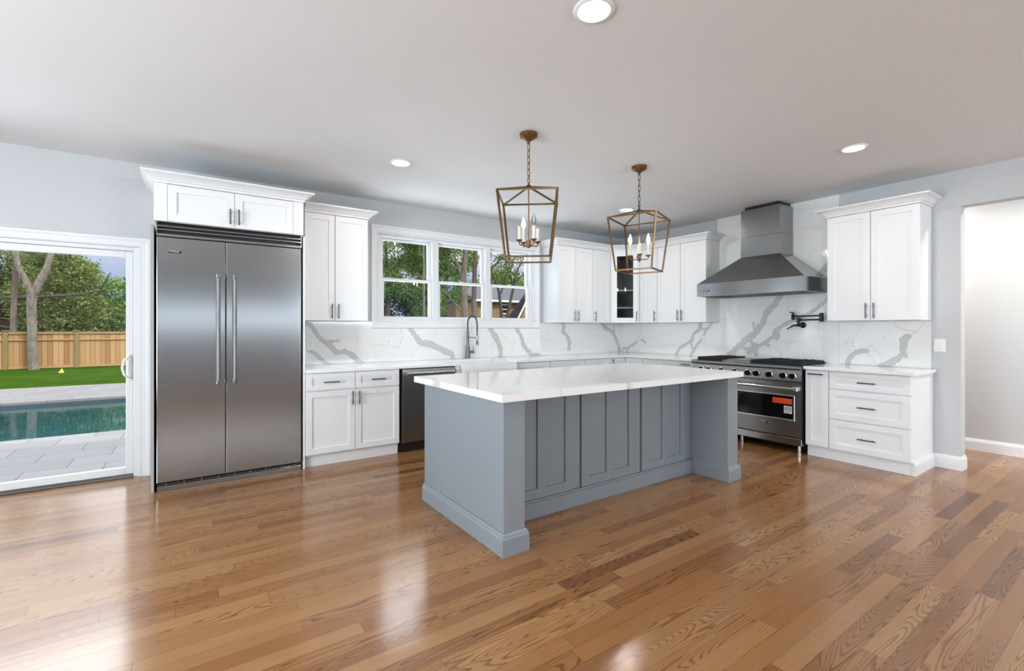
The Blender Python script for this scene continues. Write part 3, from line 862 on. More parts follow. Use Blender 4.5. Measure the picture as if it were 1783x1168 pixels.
# ------------------------------------------------------------------ dishwasher
t = thing('dishwasher', 'stainless dishwasher with a bar handle, between the base cabinet and the sink', 'dishwasher', (-3.992, 0, 0))
b = BM(); bx(b, 0.0, 0.624, -0.575, -0.03, 0.1, 0.880); obj('body', b, M['black'], t)
b = BM(); bx(b, 0.0, 0.624, -0.545, -0.05, 0.0, 0.099); obj('toe_kick', b, M['black'], t)
b = BM(); bx(b, 0.012, 0.616, -0.625, -0.577, 0.112, 0.874, 0.004, 2); dr = obj('door', b, M['steel_r'], t)
b = BM(); tube(b, [(0.03, -0.675, 0.832), (0.60, -0.675, 0.832)], 0.0135, 14); obj('handle', b, M['chrome'], dr)
for x in (0.035, 0.593):
    b = BM(); bx(b, x - 0.014, x + 0.014, -0.692, -0.625, 0.814, 0.850, 0.005, 2); obj('handle_bracket', b, M['chrome'], dr)

# ------------------------------------------------------------------ veined stone
def seg_dist(P, poly):
    d = np.full(len(P), 9.0)
    for a, c in zip(poly, poly[1:]):
        a = np.array(a); c = np.array(c); ab = c - a
        tt = np.clip(((P - a) @ ab) / max(1e-9, ab @ ab), 0, 1)
        d = np.minimum(d, np.linalg.norm(P - (a + tt[:, None] * ab), axis=1))
    return d

def wiggle(P, amp, seed):
    rs = np.random.RandomState(seed); o = np.zeros_like(P)
    for k_, a_ in ((9, 1.0), (21, 0.55), (47, 0.3)):
        for ax in (0, 1):
            ph = rs.rand(3) * 6.28; th = rs.rand() * 6.28
            o[:, ax] += a_ * np.sin(k_ * (P[:, 0] * math.cos(th) + P[:, 1] * math.sin(th)) + ph[0]) * np.cos(k_ * 0.7 * P[:, 1 - ax] + ph[1])
    return P + o * amp

def veined(name, u0, u1, v0, v1, step, to3, thick, hair, mat, inside=None, extr=None, seed=1, close=False):
    """flat sheet with the vein fields stored on its vertices; extr = extrusion of the border"""
    nu = max(2, int(round((u1 - u0) / step))); nv = max(2, int(round((v1 - v0) / step)))
    us = np.linspace(u0, u1, nu + 1); vs = np.linspace(v0, v1, nv + 1)
    U, V = np.meshgrid(us, vs, indexing='ij'); P = np.stack([U.ravel(), V.ravel()], 1)
    Q = wiggle(P, 0.006, seed)
    fv = np.zeros(len(P)); fh = np.zeros(len(P))
    for poly, hw in thick: fv = np.maximum(fv, 1 - 0.5 * seg_dist(Q, poly) / (hw * 0.95))
    for poly in hair: fh = np.maximum(fh, 1 - seg_dist(Q, poly) / 0.020)
    fv = np.clip(fv, 0, 1); fh = np.clip(fh, 0, 1)
    bm = BM(); lv = bm.verts.layers.float.new('vein'); lh = bm.verts.layers.float.new('hair')
    vt = []
    for (a, c), q, r_ in zip(P, fv, fh):
        v_ = bm.verts.new(to3(a, c)); v_[lv] = float(q); v_[lh] = float(r_); vt.append(v_)
    for i in range(nu):
        for j in range(nv):
            if inside and not inside((us[i] + us[i + 1]) / 2, (vs[j] + vs[j + 1]) / 2): continue
            k0 = i * (nv + 1) + j
            bm.faces.new((vt[k0], vt[k0 + nv + 1], vt[k0 + nv + 2], vt[k0 + 1]))
    bmesh.ops.delete(bm, geom=[v_ for v_ in bm.verts if not v_.link_faces], context='VERTS')
    bmesh.ops.recalc_face_normals(bm, faces=bm.faces)
    if extr is not None:
        be = [ed for ed in bm.edges if ed.is_boundary]
        r_ = bmesh.ops.extrude_edge_only(bm, edges=be)
        nvs = [g for g in r_['geom'] if isinstance(g, bmesh.types.BMVert)]
        bmesh.ops.translate(bm, verts=nvs, vec=Vector(extr))
        if close:
            be = [ed for ed in bm.edges if ed.is_boundary]
            bmesh.ops.contextual_create(bm, geom=be)
    bmesh.ops.recalc_face_normals(bm, faces=bm.faces)
    return obj(name, bm, mat, fix=False)

VW = [([(-4.832, 1.299), (-4.789, 1.348), (-4.739, 1.33), (-4.68, 1.229), (-4.621, 1.166), (-4.562, 1.118)], .022), ([(-4.621, 1.166), (-4.562, 1.118), (-4.493, 1.042), (-4.401, 1.059), (-4.322, 1.008), (-4.258, .949), (-4.201, .909)], .026),
      ([(-4.621, 1.166), (-4.539, 1.16), (-4.463, 1.169)], .013), ([(-4.832, 1.299), (-4.87, 1.2), (-4.9, 1.15)], .012), ([(-4.76, 1.068), (-4.702, 1.036), (-4.644, .972), (-4.607, .927), (-4.546, .905)], .022),
      ([(-3.656, 1.31), (-3.601, 1.229), (-3.517, 1.123), (-3.393, 1.103), (-3.285, 1.056), (-3.176, 1.007), (-3.105, .978), (-3.078, .913)], .037),
      ([(-2.543, 1.31), (-2.486, 1.221), (-2.417, 1.103), (-2.37, 1.004), (-2.375, .915)], .034), ([(-2.13, 1.31), (-2.043, 1.197), (-2.006, 1.075), (-1.93, .982), (-1.854, .928), (-1.723, .903)], .030),
      ([(-1.283, 1.382), (-1.261, 1.304), (-1.283, 1.244), (-1.203, 1.183), (-1.15, 1.095), (-1.18, .991)], .032), ([(-.473, 1.378), (-.408, 1.305), (-.276, 1.239), (-.182, 1.135), (-.114, 1.021), (-.087, .916)], .030),
      ([(-.236, 1.342), (-.209, 1.229)], .012)]
HW = [[(-4.209, 1.30), (-4.127, 1.167), (-4.077, 1.083), (-4.052, .949)], [(-4.094, 1.117), (-3.924, 1.088), (-3.783, 1.068), (-3.747, 1.196), (-3.774, 1.299)], [(-3.638, .969), (-3.545, 1.071), (-3.393, 1.031)],
      [(-3.601, 1.194), (-3.45, 1.228), (-3.325, 1.209), (-3.315, 1.299)], [(-3.115, 1.299), (-3.012, 1.225), (-2.864, 1.13)], [(-2.842, 1.299), (-2.777, 1.185), (-2.81, .997)], [(-2.393, 1.259), (-2.275, 1.14), (-2.154, 1.098), (-2.203, .979)],
      [(-1.802, 1.298), (-1.67, 1.173), (-1.536, 1.108)], [(-2.532, 1.047), (-2.463, 1.143), (-2.509, .949)], [(-4.322, 1.348), (-4.258, 1.169), (-4.29, 1.007)], [(-1.064, 1.006), (-.993, 1.092), (-.824, 1.197), (-.626, 1.213), (-.562, 1.149), (-.395, 1.193)],
      [(-1.604, 1.321), (-1.55, 1.152), (-1.473, 1.1), (-1.362, 1.078)], [(-.824, 1.322), (-.824, 1.197)], [(-.562, 1.149), (-.575, .994)], [(-1.351, .961), (-1.157, 1.008)]]
SPZ = 0.9155
o = veined('backsplash', -4.909, -0.022, SPZ, 1.372, 0.011, lambda u, v: (u, -0.021, v), VW, HW, M['stone'],
           inside=lambda u, v: v < 1.2990 or u < -4.108 or u > -1.715, extr=(0, 0.020, 0), seed=3)
tag(o, 'grey-veined white stone backsplash on the window wall behind the sink', 'backsplash')
VR = [([(-.02, .963), (-.118, .977), (-.213, 1.033), (-.32, 1.088)], .018), ([(-.109, .907), (-.145, .989)], .014), ([(-.398, 1.131), (-.488, 1.082)], .016),
      ([(-1.428, 1.378), (-1.418, 1.288), (-1.325, 1.223), (-1.294, 1.121), (-1.091, 1.021), (-1.024, .904)], .024), ([(-1.602, 1.377), (-1.508, 1.27), (-1.448, 1.143), (-1.346, 1.03), (-1.263, .907)], .018),
      ([(-1.428, 1.288), (-1.547, 1.297)], .014), ([(-1.284, 1.084), (-1.305, 1.01)], .012)]
HR = [[(-.32, 1.203), (-.372, 1.244), (-.475, 1.123)], [(-.501, 1.123), (-.674, 1.167), (-.911, 1.209), (-1.091, 1.268), (-1.242, 1.269)], [(-1.046, 1.211), (-1.22, 1.157)], [(-.818, .992), (-.888, 1.073), (-1.068, 1.04)], [(-.398, 1.389), (-.437, 1.265)], [(-1.606, 1.146), (-1.663, .988)]]
o = veined('backsplash', -1.673, -0.022, SPZ, 1.372, 0.011, lambda u, v: (-0.021, u, v), VR, HR, M['stone'], extr=(0.020, 0, 0), seed=5)
tag(o, 'low veined stone backsplash between the room corner and the range', 'backsplash')
VS = [([(-2.514, 1.72), (-2.416, 1.591), (-2.307, 1.474), (-2.272, 1.353), (-2.176, 1.231), (-2.05, 1.14), (-1.956, 1.047), (-1.841, .95), (-1.80, .915)], .034), ([(-2.155, 1.363), (-2.171, 1.231)], .013), ([(-3.09, 1.73), (-2.978, 1.622), (-2.879, 1.524), (-2.792, 1.462)], .020),
      ([(-2.792, 1.462), (-2.671, 1.408), (-2.546, 1.351), (-2.433, 1.267), (-2.399, 1.199), (-2.281, 1.119), (-2.176, 1.054), (-2.068, 1.041), (-1.966, 1.065)], .021), ([(-2.441, 1.267), (-2.433, 1.182)], .036), ([(-2.176, 1.09), (-2.185, .975)], .032), ([(-3.09, 2.09), (-2.978, 1.973), (-2.915, 1.909)], .03), ([(-2.131, 1.141), (-2.149, 1.071)], .016),
      ([(-2.281, 1.119), (-2.33, 1.09)], .02), ([(-2.10, 1.0), (-2.176, 1.054)], .03)]
HS = [[(-2.22, 1.687), (-2.104, 1.586), (-1.938, 1.52), (-1.841, 1.412), (-1.703, 1.405)], [(-1.841, 1.412), (-1.783, 1.32), (-1.763, 1.189)], [(-1.703, 1.358), (-1.773, 1.292)], [(-2.915, 2.73), (-2.836, 2.644), (-2.671, 2.663), (-2.609, 2.692)],
      [(-1.994, 2.676), (-1.88, 2.588), (-1.861, 2.481), (-1.956, 2.438), (-1.743, 2.378)], [(-3.05, 2.33), (-2.978, 2.286), (-2.879, 2.23), (-2.821, 2.135), (-2.747, 2.039)], [(-2.57, 1.676), (-2.562, 1.501), (-2.482, 1.369), (-2.315, 1.336)],
      [(-2.281, 1.127), (-2.482, 1.132), (-2.717, 1.151), (-2.879, 1.187)], [(-2.886, 1.373), (-2.879, 1.187), (-3.088, 1.217)], [(-2.416, 1.054), (-2.498, .981)]]
o = veined('backsplash', -3.084, -1.6745, 0.90, CEIL - 0.002, 0.0125, lambda u, v: (-0.023, u, v), VS, HS, M['stone'], extr=(0.022, 0, 0), seed=7)
tag(o, 'full-height veined stone slab behind the range and hood up to the ceiling', 'backsplash')
VQ = [([(-3.158, .903), (-3.187, .988), (-3.251, 1.049), (-3.334, 1.061)], .024), ([(-3.455, .903), (-3.558, .961), (-3.633, 1.042), (-3.639, 1.135), (-3.633, 1.189), (-3.664, 1.216)], .032)]
HQ = [[(-3.321, 1.371), (-3.279, 1.273), (-3.209, 1.189), (-3.092, 1.085)], [(-3.801, 1.365), (-3.742, 1.26), (-3.658, 1.221)], [(-3.571, 1.36), (-3.577, 1.329), (-3.481, 1.21), (-3.455, 1.178), (-3.334, 1.094)], [(-3.577, 1.329), (-3.633, 1.29), (-3.742, 1.26)],
      [(-3.481, 1.194), (-3.507, 1.123), (-3.621, 1.112)], [(-3.362, 1.119), (-3.455, 1.026)], [(-3.334, 1.045), (-3.375, .998), (-3.409, .911)]]
o = veined('backsplash', -3.847, -3.0855, SPZ, 1.372, 0.011, lambda u, v: (-0.021, u, v), VQ, HQ, M['stone'], extr=(0.020, 0, 0), seed=9)
tag(o, 'veined stone backsplash above the three-drawer cabinet', 'backsplash')

# worktops
b = BM()
CF = -0.648
prism(b, [(-4.909, -0.0235), (-4.909, CF), (-3.303, CF), (-3.303, -0.135), (-2.567, -0.135), (-2.567, CF), (CF, CF), (CF, -1.720), (-0.0235, -1.720), (-0.0235, -0.0235)], 0.8835, 0.914, 0.003)
tag(obj('worktop', b, M['counter']), 'white stone worktop round the corner from the fridge to the range', 'worktop')
b = BM(); prism(b, [(-0.0235, -3.000), (CF, -3.000), (CF, -3.888), (-0.0235, -3.888)], 0.8835, 0.914, 0.003)
tag(obj('worktop', b, M['counter']), 'short white stone worktop over the drawers past the range', 'worktop')

# apron sink
t = thing('farmhouse_sink', 'white apron-front sink set into the worktop under the window', 'sink', (-3.301, 0, 0))
W = 0.732; yf = -0.672; yb = -0.137
b = BM(); z1, z0 = 0.898, 0.660; wt = 0.028
for x0, x1, y0, y1, za, zb in ((0.002, W, yf, yf + wt, z0, z1), (0.002, W, yb - wt, yb, z0, z1), (0.002, wt, yf + wt, yb - wt, z0, z1), (W - wt, W, yf + wt, yb - wt, z0, z1), (wt, W - wt, yf + wt, yb - wt, z0, z0 + wt)):
    bx(b, x0, x1, y0, y1, za, zb, 0.004, 2)
obj('basin', b, M['sink'], t)
b = BM(); lathe(b, [(0.045, 0.0), (0.045, 0.004), (0.03, 0.003), (0.0, 0.002)], 20, (W / 2, -0.40, z0 + wt)); obj('drain', b, M['chrome'], t)

# faucet
t = thing('kitchen_faucet', 'tall dark nickel spring faucet behind the sink', 'faucet', (-2.905, -0.075, 0.914))
b = BM(); lathe(b, [(0.034, 0.0), (0.034, 0.004), (0.032, 0.008), (0.027, 0.150), (0.020, 0.172), (0.0175, 0.178), (0.0175, 0.345), (0.0165, 0.348), (0.0165, 0.352), (0.010, 0.356)], 20); obj('column', b, M['faucet'], t)
pts = []
R_ = 0.105; zt = 0.455
for q in range(5): pts.append((0, 0, 0.352 + (zt - 0.352) * q / 4))
for q in range(1, 16):
    a = PI * q / 16
    pts.append((0.010 * q / 16, -R_ + R_ * math.cos(a), zt + R_ * 0.80 * math.sin(a)))
for q in range(1, 6): pts.append((0.012, -2 * R_ - 0.004, zt - 0.14 * q / 5))
b = BM(); tube(b, pts, 0.0065, 8); sp_ = obj('spout_hose', b, M['bronze'], t)
b = BM(); coil = []
acc = [0.0]
PV = [Vector(p) for p in pts]
for a, c in zip(PV, PV[1:]): acc.append(acc[-1] + (c - a).length)
turns = 34; total = acc[-1] - 0.03
for s_ in range(turns * 8):
    d_ = total * s_ / (turns * 8)
    i = max(j for j in range(len(acc)) if acc[j] <= d_); i = min(i, len(PV) - 2)
    f_ = (d_ - acc[i]) / (acc[i + 1] - acc[i]); p = PV[i].lerp(PV[i + 1], f_); u, v = Vector((1, 0, 0)), (PV[i + 1] - PV[i]).normalized().cross(Vector((1, 0, 0)))
    an = 2 * PI * s_ / 8
    coil.append(p + (u * math.cos(an) + v * math.sin(an)) * 0.0115)
tube(b, coil, 0.0022, 4); obj('spring', b, M['nickel'], sp_)
b = BM(); lathe(b, [(0.010, 0.330), (0.014, 0.315), (0.015, 0.270), (0.013, 0.235), (0.017, 0.230), (0.018, 0.180), (0.014, 0.176)], 16, (0.012, -2 * R_ - 0.004, -0.01)); obj('spray_head', b, M['faucet'], t)
b = BM(); tube(b, [(0, -0.012, 0.268), (0.012, -2 * R_ - 0.004 + 0.016, 0.268)], 0.0065, 8); lathe(b, [(0.020, 0.257), (0.020, 0.279)], 16, (0.012, -2 * R_ - 0.004, 0)); obj('support_arm', b, M['faucet'], t)
b = BM(); tube(b, [(0.015, -0.01, 0.085), (0.078, -0.030, 0.085)], 0.017, 12); tube(b, [(0.070, -0.028, 0.095), (0.062, -0.030, 0.150), (0.058, -0.030, 0.165)], [0.008, 0.007, 0.005], 8); obj('lever', b, M['faucet'], t)

# ------------------------------------------------------------------ wall plates
def outlet(loc, rz, label):
    t = thing('power_outlet', label, 'outlet', loc, rz, 'power outlets on the backsplash')
    b = BM(); bx(b, -0.036, 0.036, -0.006, 0.0, -0.058, 0.058, 0.002); obj('cover_plate', b, M['plastic'], t)
    b = BM(); bx(b, -0.017, 0.017, -0.0075, -0.006, -0.034, 0.034, 0.0005); f = obj('socket_face', b, M['white_label'], t)
    b = BM()
    for z in (-0.018, 0.018):
        bx(b, -0.008, -0.005, -0.0082, -0.0076, z - 0.002, z + 0.007); bx(b, 0.005, 0.008, -0.0082, -0.0076, z - 0.002, z + 0.007); bx(b, -0.002, 0.002, -0.0082, -0.0076, z - 0.010, z - 0.006)
    obj('slots', b, M['ink'], f)
    return t
yo = -0.0218
outlet((-4.751, yo, 1.130), 0, 'white power outlet on the backsplash right beside the fridge')
outlet((-3.913, yo, 1.134), 0, 'white power outlet on the backsplash below the first window sash')
outlet((-0.751, yo, 1.142), 0, 'white power outlet on the backsplash under the narrow cabinet by the corner')
outlet((yo, -0.359, 1.139), RW, 'white power outlet beside the inner corner, under the glass-door cabinet')
outlet((yo, -1.486, 1.136), RW, 'white power outlet under the two-door cabinet beside the hood')
outlet((yo, -3.213, 1.130), RW, 'white power outlet above the worktop past the pot filler')
t = thing('light_switch', 'white rocker light switch on the wall end by the doorway', 'switch', (-0.0008, -3.905, 1.138), RW)
b = BM(); bx(b, -0.042, 0.042, -0.006, 0.0, -0.060, 0.060, 0.002); obj('cover_plate', b, M['plastic'], t)
b = BM(); bx(b, -0.018, 0.018, -0.010, -0.006, -0.034, 0.034, 0.002); obj('rocker', b, M['white_label'], t)

# ------------------------------------------------------------------ range
RT = -1.735; RWID = 1.255
t = thing('gas_range', 'wide stainless gas range with black knobs and one large oven door', 'range', (0, RT, 0), RW)
W = RWID
b = BM(); bx(b, 0.010, W - 0.004, -0.612, -0.035, 0.085, 0.868); obj('body', b, M['black'], t)
b = BM(); bx(b, 0.010, W - 0.004, -0.640, -0.030, 0.869, 0.900, 0.002); obj('cooktop', b, M['steel_r'], t)
b = BM(); bx(b, 0.02, W - 0.02, -0.060, -0.028, 0.900, 0.930, 0.003); obj('rear_trim', b, M['steel_r'], t)
b = BM(); pr = [(-0.640, 0.869), (-0.672, 0.866), (-0.690, 0.873), (-0.698, 0.886), (-0.692, 0.900), (-0.676, 0.908), (-0.640, 0.910)]
vv = [[b.verts.new((x, y, z)) for y, z in pr] for x in (0.006, W)]
for q in range(len(pr)):
    w2 = (q + 1) % len(pr); f = b.faces.new((vv[0][q], vv[0][w2], vv[1][w2], vv[1][q])); f.smooth = True
b.faces.new(vv[0]); b.faces.new(vv[1][::-1])
obj('bullnose', b, M['steel'], t)
b = BM(); hexa(b, [(0.010, -0.654, 0.748), (W - 0.004, -0.654, 0.748), (W - 0.004, -0.613, 0.748), (0.010, -0.613, 0.748)], [(0.010, -0.644, 0.8655), (W - 0.004, -0.644, 0.8655), (W - 0.004, -0.613, 0.8655), (0.010, -0.613, 0.8655)])
cp = obj('control_panel', b, M['steel_r'], t)
kx = [0.122, 0.220, 0.382, 0.545, 0.696, 0.790, 0.929, 1.072, 1.165]
for x in kx:
    b = BM(); c_ = (x, -0.650, 0.803)
    lathe(b, [(0.036, 0.0), (0.036, -0.006), (0.031, -0.008), (0.031, -0.010)], 24, c_, 'y')
    kb = obj('knob_bezel', b, M['chrome'], t)
    b = BM(); lathe(b, [(0.030, -0.010), (0.029, -0.030), (0.026, -0.036), (0.0, -0.037)], 24, c_, 'y'); bx(b, x - 0.006, x + 0.006, -0.650 - 0.050, -0.650 - 0.034, 0.803 - 0.024, 0.803 + 0.024, 0.002)
    obj('knob', b, M['oven_glass'], kb)
# oven door
yd = -0.650
b = BM(); wx0, wx1, wz0, wz1 = 0.075, W - 0.078, 0.345, 0.592
zt, zb_ = 0.738, 0.172; X0, X1 = 0.012, W - 0.006
for q in ((X0, X1, wz1, zt), (X0, X1, zb_, wz0), (X0, wx0, wz0, wz1), (wx1, X1, wz0, wz1)): bx(b, q[0], q[1], yd, -0.613, q[2], q[3])
bmesh.ops.remove_doubles(b, verts=b.verts, dist=0.0002)
dr = obj('oven_door', b, M['steel_r'], t)
b = BM()
for q in ((wx0 - 0.012, wx1 + 0.012, wz1 - 0.004, wz1 + 0.010), (wx0 - 0.012, wx1 + 0.012, wz0 - 0.010, wz0 + 0.006), (wx0 - 0.012, wx0 + 0.004, wz0, wz1), (wx1 - 0.004, wx1 + 0.012, wz0, wz1)): bx(b, q[0], q[1], yd - 0.006, yd + 0.002, q[2], q[3], 0.004, 2)
obj('window_frame', b, M['chrome'], dr)
b = BM(); bx(b, wx0, wx1, yd + 0.004, yd + 0.012, wz0, wz1); obj('oven_window', b, M['oven_glass'], dr)
b = BM(); tube(b, [(0.03, yd - 0.062, 0.676), (W - 0.025, yd - 0.062, 0.676)], 0.0145, 16); obj('handle', b, M['chrome'], dr)
for x in (0.035, W - 0.030):
    b = BM(); bx(b, x - 0.020, x + 0.020, yd - 0.082, yd, 0.652, 0.702, 0.010, 2); obj('handle_bracket', b, M['chrome'], dr)
b = BM(); bx(b, 0.962, 1.157, yd + 0.0025, yd + 0.0038, 0.505, 0.562); st_ = obj('warning_sticker', b, M['orange'], dr, label='orange warning label')
b = BM()
for r_ in range(4):
    z_ = 0.551 - r_ * 0.0125
    bx(b, 0.990 if r_ == 0 else 0.970, 1.150 - 0.008 * (r_ % 2), yd + 0.0019, yd + 0.0025, z_ - 0.004, z_)
tri = [(0.968, 0.543), (0.984, 0.543), (0.976, 0.558)]
va = [b.verts.new((x, yd + 0.0019, z)) for x, z in tri]; vb_ = [b.verts.new((x, yd + 0.0025, z)) for x, z in tri]
b.faces.new(va); b.faces.new(vb_[::-1])
for q in range(3): b.faces.new((va[q], vb_[q], vb_[(q + 1) % 3], va[(q + 1) % 3]))
obj('sticker_print', b, M['orange_ink'], st_)
b = BM(); bx(b, 1.078, 1.157, yd + 0.0025, yd + 0.0038, 0.408, 0.487); st_ = obj('certification_sticker', b, M['white_label'], dr, label='white label with a round black mark')
b = BM(); cx_, cz_ = 1.118, 0.455
tube(b, [(cx_ + 0.026 * math.cos(q * PI / 12), yd + 0.002, cz_ + 0.026 * math.sin(q * PI / 12)) for q in range(24)], 0.0022, 6, closed=True)
for q in (-0.010, 0.0, 0.010): tube(b, [(cx_ - 0.030, yd + 0.002, cz_ + q - 0.004), (cx_, yd + 0.002, cz_ + q + 0.004), (cx_ + 0.026, yd + 0.002, cz_ + q)], 0.002, 6)
for q in range(2): bx(b, cx_ - 0.026, cx_ + 0.020, yd + 0.0015, yd + 0.0025, 0.417 - q * 0.005, 0.419 - q * 0.005)
obj('sticker_print', b, M['ink'], st_)
badge(dr, 0.826, 0.272, 0.088, 0.024, yd)
b = BM(); bx(b, 0.012, W - 0.006, -0.645, -0.613, 0.086, 0.160, 0.004, 2); obj('kick_panel', b, M['steel'], t)
for x in (0.055, 0.60, W - 0.047):
    for y in ((-0.600, -0.09) if x != 0.60 else (-0.600,)):
        b = BM(); lathe(b, [(0.021, 0.0), (0.021, 0.012), (0.016, 0.015), (0.016, 0.083)], 16, (x, y, 0)); obj('leg', b, M['chrome'], t)
# grates and griddle
def grate(x0, x1):
    b = BM(); z0, z1 = 0.9005, 0.948
    y0, y1 = -0.610, -0.085
    bx(b, x0, x0 + 0.014, y0, y1, z0 + 0.006, z1, 0.002); bx(b, x1 - 0.014, x1, y0, y1, z0 + 0.006, z1, 0.002)
    n = 3
    for y in (y0, (y0 + y1) / 2 - 0.007, y1 - 0.014): bx(b, x0 + 0.014, x1 - 0.014, y, y + 0.014, z0 + 0.006, z1, 0.002)
    for yc in (y0 + (y1 - y0) * 0.26, y0 + (y1 - y0) * 0.74):
        xc = (x0 + x1) / 2
        for a in range(4):
            an = a * PI / 2 + PI / 4
            tube(b, [(xc + 0.035 * math.cos(an), yc + 0.035 * math.sin(an), z1 - 0.006), (xc + 0.15 * math.cos(an), yc + 0.12 * math.sin(an), z1 - 0.004)], 0.006, 6)
        for q in (-0.035, 0.035):
            bx(b, xc + q - 0.005, xc + q + 0.005, yc - 0.12, yc - 0.045, z1 - 0.014, z1 + 0.006, 0.002); bx(b, xc + q - 0.005, xc + q + 0.005, yc + 0.045, yc + 0.12, z1 - 0.014, z1 + 0.006, 0.002)
    for x in (x0 + 0.002, x1 - 0.012):
        for y in (y0 + 0.02, y1 - 0.03): bx(b, x, x + 0.010, y, y + 0.01, z0, z0 + 0.01)
    g = obj('grate', b, M['iron'], t)
    b = BM()
    for yc in (y0 + (y1 - y0) * 0.26, y0 + (y1 - y0) * 0.74): lathe(b, [(0.05, z0), (0.05, z0 + 0.012), (0.034, z0 + 0.016), (0.034, z0 + 0.024), (0.0, z0 + 0.026)], 20, ((x0 + x1) / 2, yc, 0))
    obj('burners', b, M['iron'], g)
    return g
grate(0.040, 0.350); grate(0.705, 0.965); grate(0.970, 1.230)
b = BM(); bx(b, 0.360, 0.695, -0.605, -0.085, 0.9005, 0.925, 0.003); bx(b, 0.375, 0.680, -0.550, -0.10, 0.925, 0.933, 0.002); obj('griddle', b, M['steel_r'], t)

# ------------------------------------------------------------------ hood
t = thing('range_hood', 'large stainless chimney range hood on the wall over the range', 'hood', (0, -1.765, 0), RW)
W = 1.230; n0, n1 = 0.402, 0.856; yb = -0.026
b = BM(); z0, z1, z2 = 1.686, 1.838, 2.141
rings = [[(0, -0.61, z0), (W, -0.61, z0), (W, yb, z0), (0, yb, z0)], [(0, -0.61, z1), (W, -0.61, z1), (W, yb, z1), (0, yb, z1)], [(n0, -0.33, z2), (n1, -0.33, z2), (n1, yb, z2), (n0, yb, z2)]]
vr = [[b.verts.new(p) for p in r_] for r_ in rings]
for a, c in zip(vr, vr[1:]):
    for q in range(4): b.faces.new((a[q], a[(q + 1) % 4], c[(q + 1) % 4], c[q]))
b.faces.new(vr[2])
inr = [b.verts.new(p) for p in ((0.022, -0.588, z0), (W - 0.022, -0.588, z0), (W - 0.022, yb - 0.02, z0), (0.022, yb - 0.02, z0))]
in2 = [b.verts.new((v.co.x, v.co.y, z0 + 0.06)) for v in inr]
for q in range(4):
    w2 = (q + 1) % 4
    b.faces.new((vr[0][q], vr[0][w2], inr[w2], inr[q])); b.faces.new((inr[q], inr[w2], in2[w2], in2[q]))
b.faces.new(in2)
obj('canopy', b, M['steel'], t)
b = BM()
for q in range(3): bx(b, 0.04 + q * 0.385, 0.415 + q * 0.385, -0.57, -0.07, z0 + 0.030, z0 + 0.055, 0.003)
obj('filters', b, M['steel_r'], t)
b = BM(); bx(b, n0, n1, -0.330, yb, 2.142, 2.375, 0.001); obj('lower_duct', b, M['steel'], t)
b = BM(); bx(b, n0 + 0.0015, n1 - 0.0015, -0.3285, yb, 2.376, 2.698, 0.001); obj('upper_duct', b, M['steel'], t)
b = BM(); bx(b, n0 + 0.03, n1 - 0.03, -0.29, yb, 2.699, CEIL - 0.002); obj('duct_gap_shade', b, M['black'], t)  # black box put in as the shadow between duct and ceiling
badge(t, 0.083, 1.742, 0.088, 0.024, -0.61)

# ------------------------------------------------------------------ pot filler
t = thing('pot_filler', 'dark bronze folding pot filler on the stone over the range', 'faucet', (-0.023, -2.728, 1.333), RW)
yy = -0.085
b = BM(); lathe(b, [(0.033, 0.0), (0.033, -0.008), (0.026, -0.014), (0.014, -0.018), (0.012, yy)], 20, (0, 0, 0), 'y'); obj('wall_flange', b, M['bronze'], t)
b = BM(); lathe(b, [(0.016, -0.018), (0.020, -0.010), (0.015, 0.0), (0.013, 0.03), (0.019, 0.034), (0.019, 0.078), (0.012, 0.084)], 16, (-0.012, yy, 0)); obj('inlet_body', b, M['bronze'], t)
b = BM(); tube(b, [(-0.012, yy - 0.015, 0.0), (-0.055, yy - 0.03, -0.005), (-0.10, yy - 0.035, -0.035), (-0.118, yy - 0.035, -0.045)], [0.013, 0.010, 0.006, 0.007], 10); obj('lever', b, M['bronze'], t)
xj = 0.222
b = BM(); tube(b, [(-0.002, yy, 0.058), (xj, yy, 0.060)], 0.0085, 10); obj('lower_arm', b, M['bronze'], t)
b = BM(); lathe(b, [(0.012, 0.035), (0.021, 0.040), (0.021, 0.128), (0.012, 0.134)], 16, (xj, yy, 0)); obj('joint', b, M['bronze'], t)
b = BM(); tube(b, [(xj, yy, 0.104), (-0.058, yy, 0.100)], 0.0085, 10); obj('upper_arm', b, M['bronze'], t)
b = BM(); lathe(b, [(0.010, 0.058), (0.017, 0.066), (0.018, 0.120), (0.012, 0.130), (0.006, 0.134), (0.006, 0.142)], 16, (-0.070, yy, 0)); obj('outlet_spout', b, M['bronze'], t)
b = BM(); tube(b, [(-0.095, yy, 0.146), (-0.060, yy, 0.146)], 0.0055, 8); tube(b, [(-0.070, yy - 0.02, 0.146), (-0.070, yy + 0.02, 0.146)], 0.0055, 8); lathe(b, [(0.004, -0.009), (0.0085, -0.004), (0.0085, 0.004), (0.004, 0.009)], 10, (-0.098, yy, 0.146), 'x'); obj('cross_handle', b, M['bronze'], t)

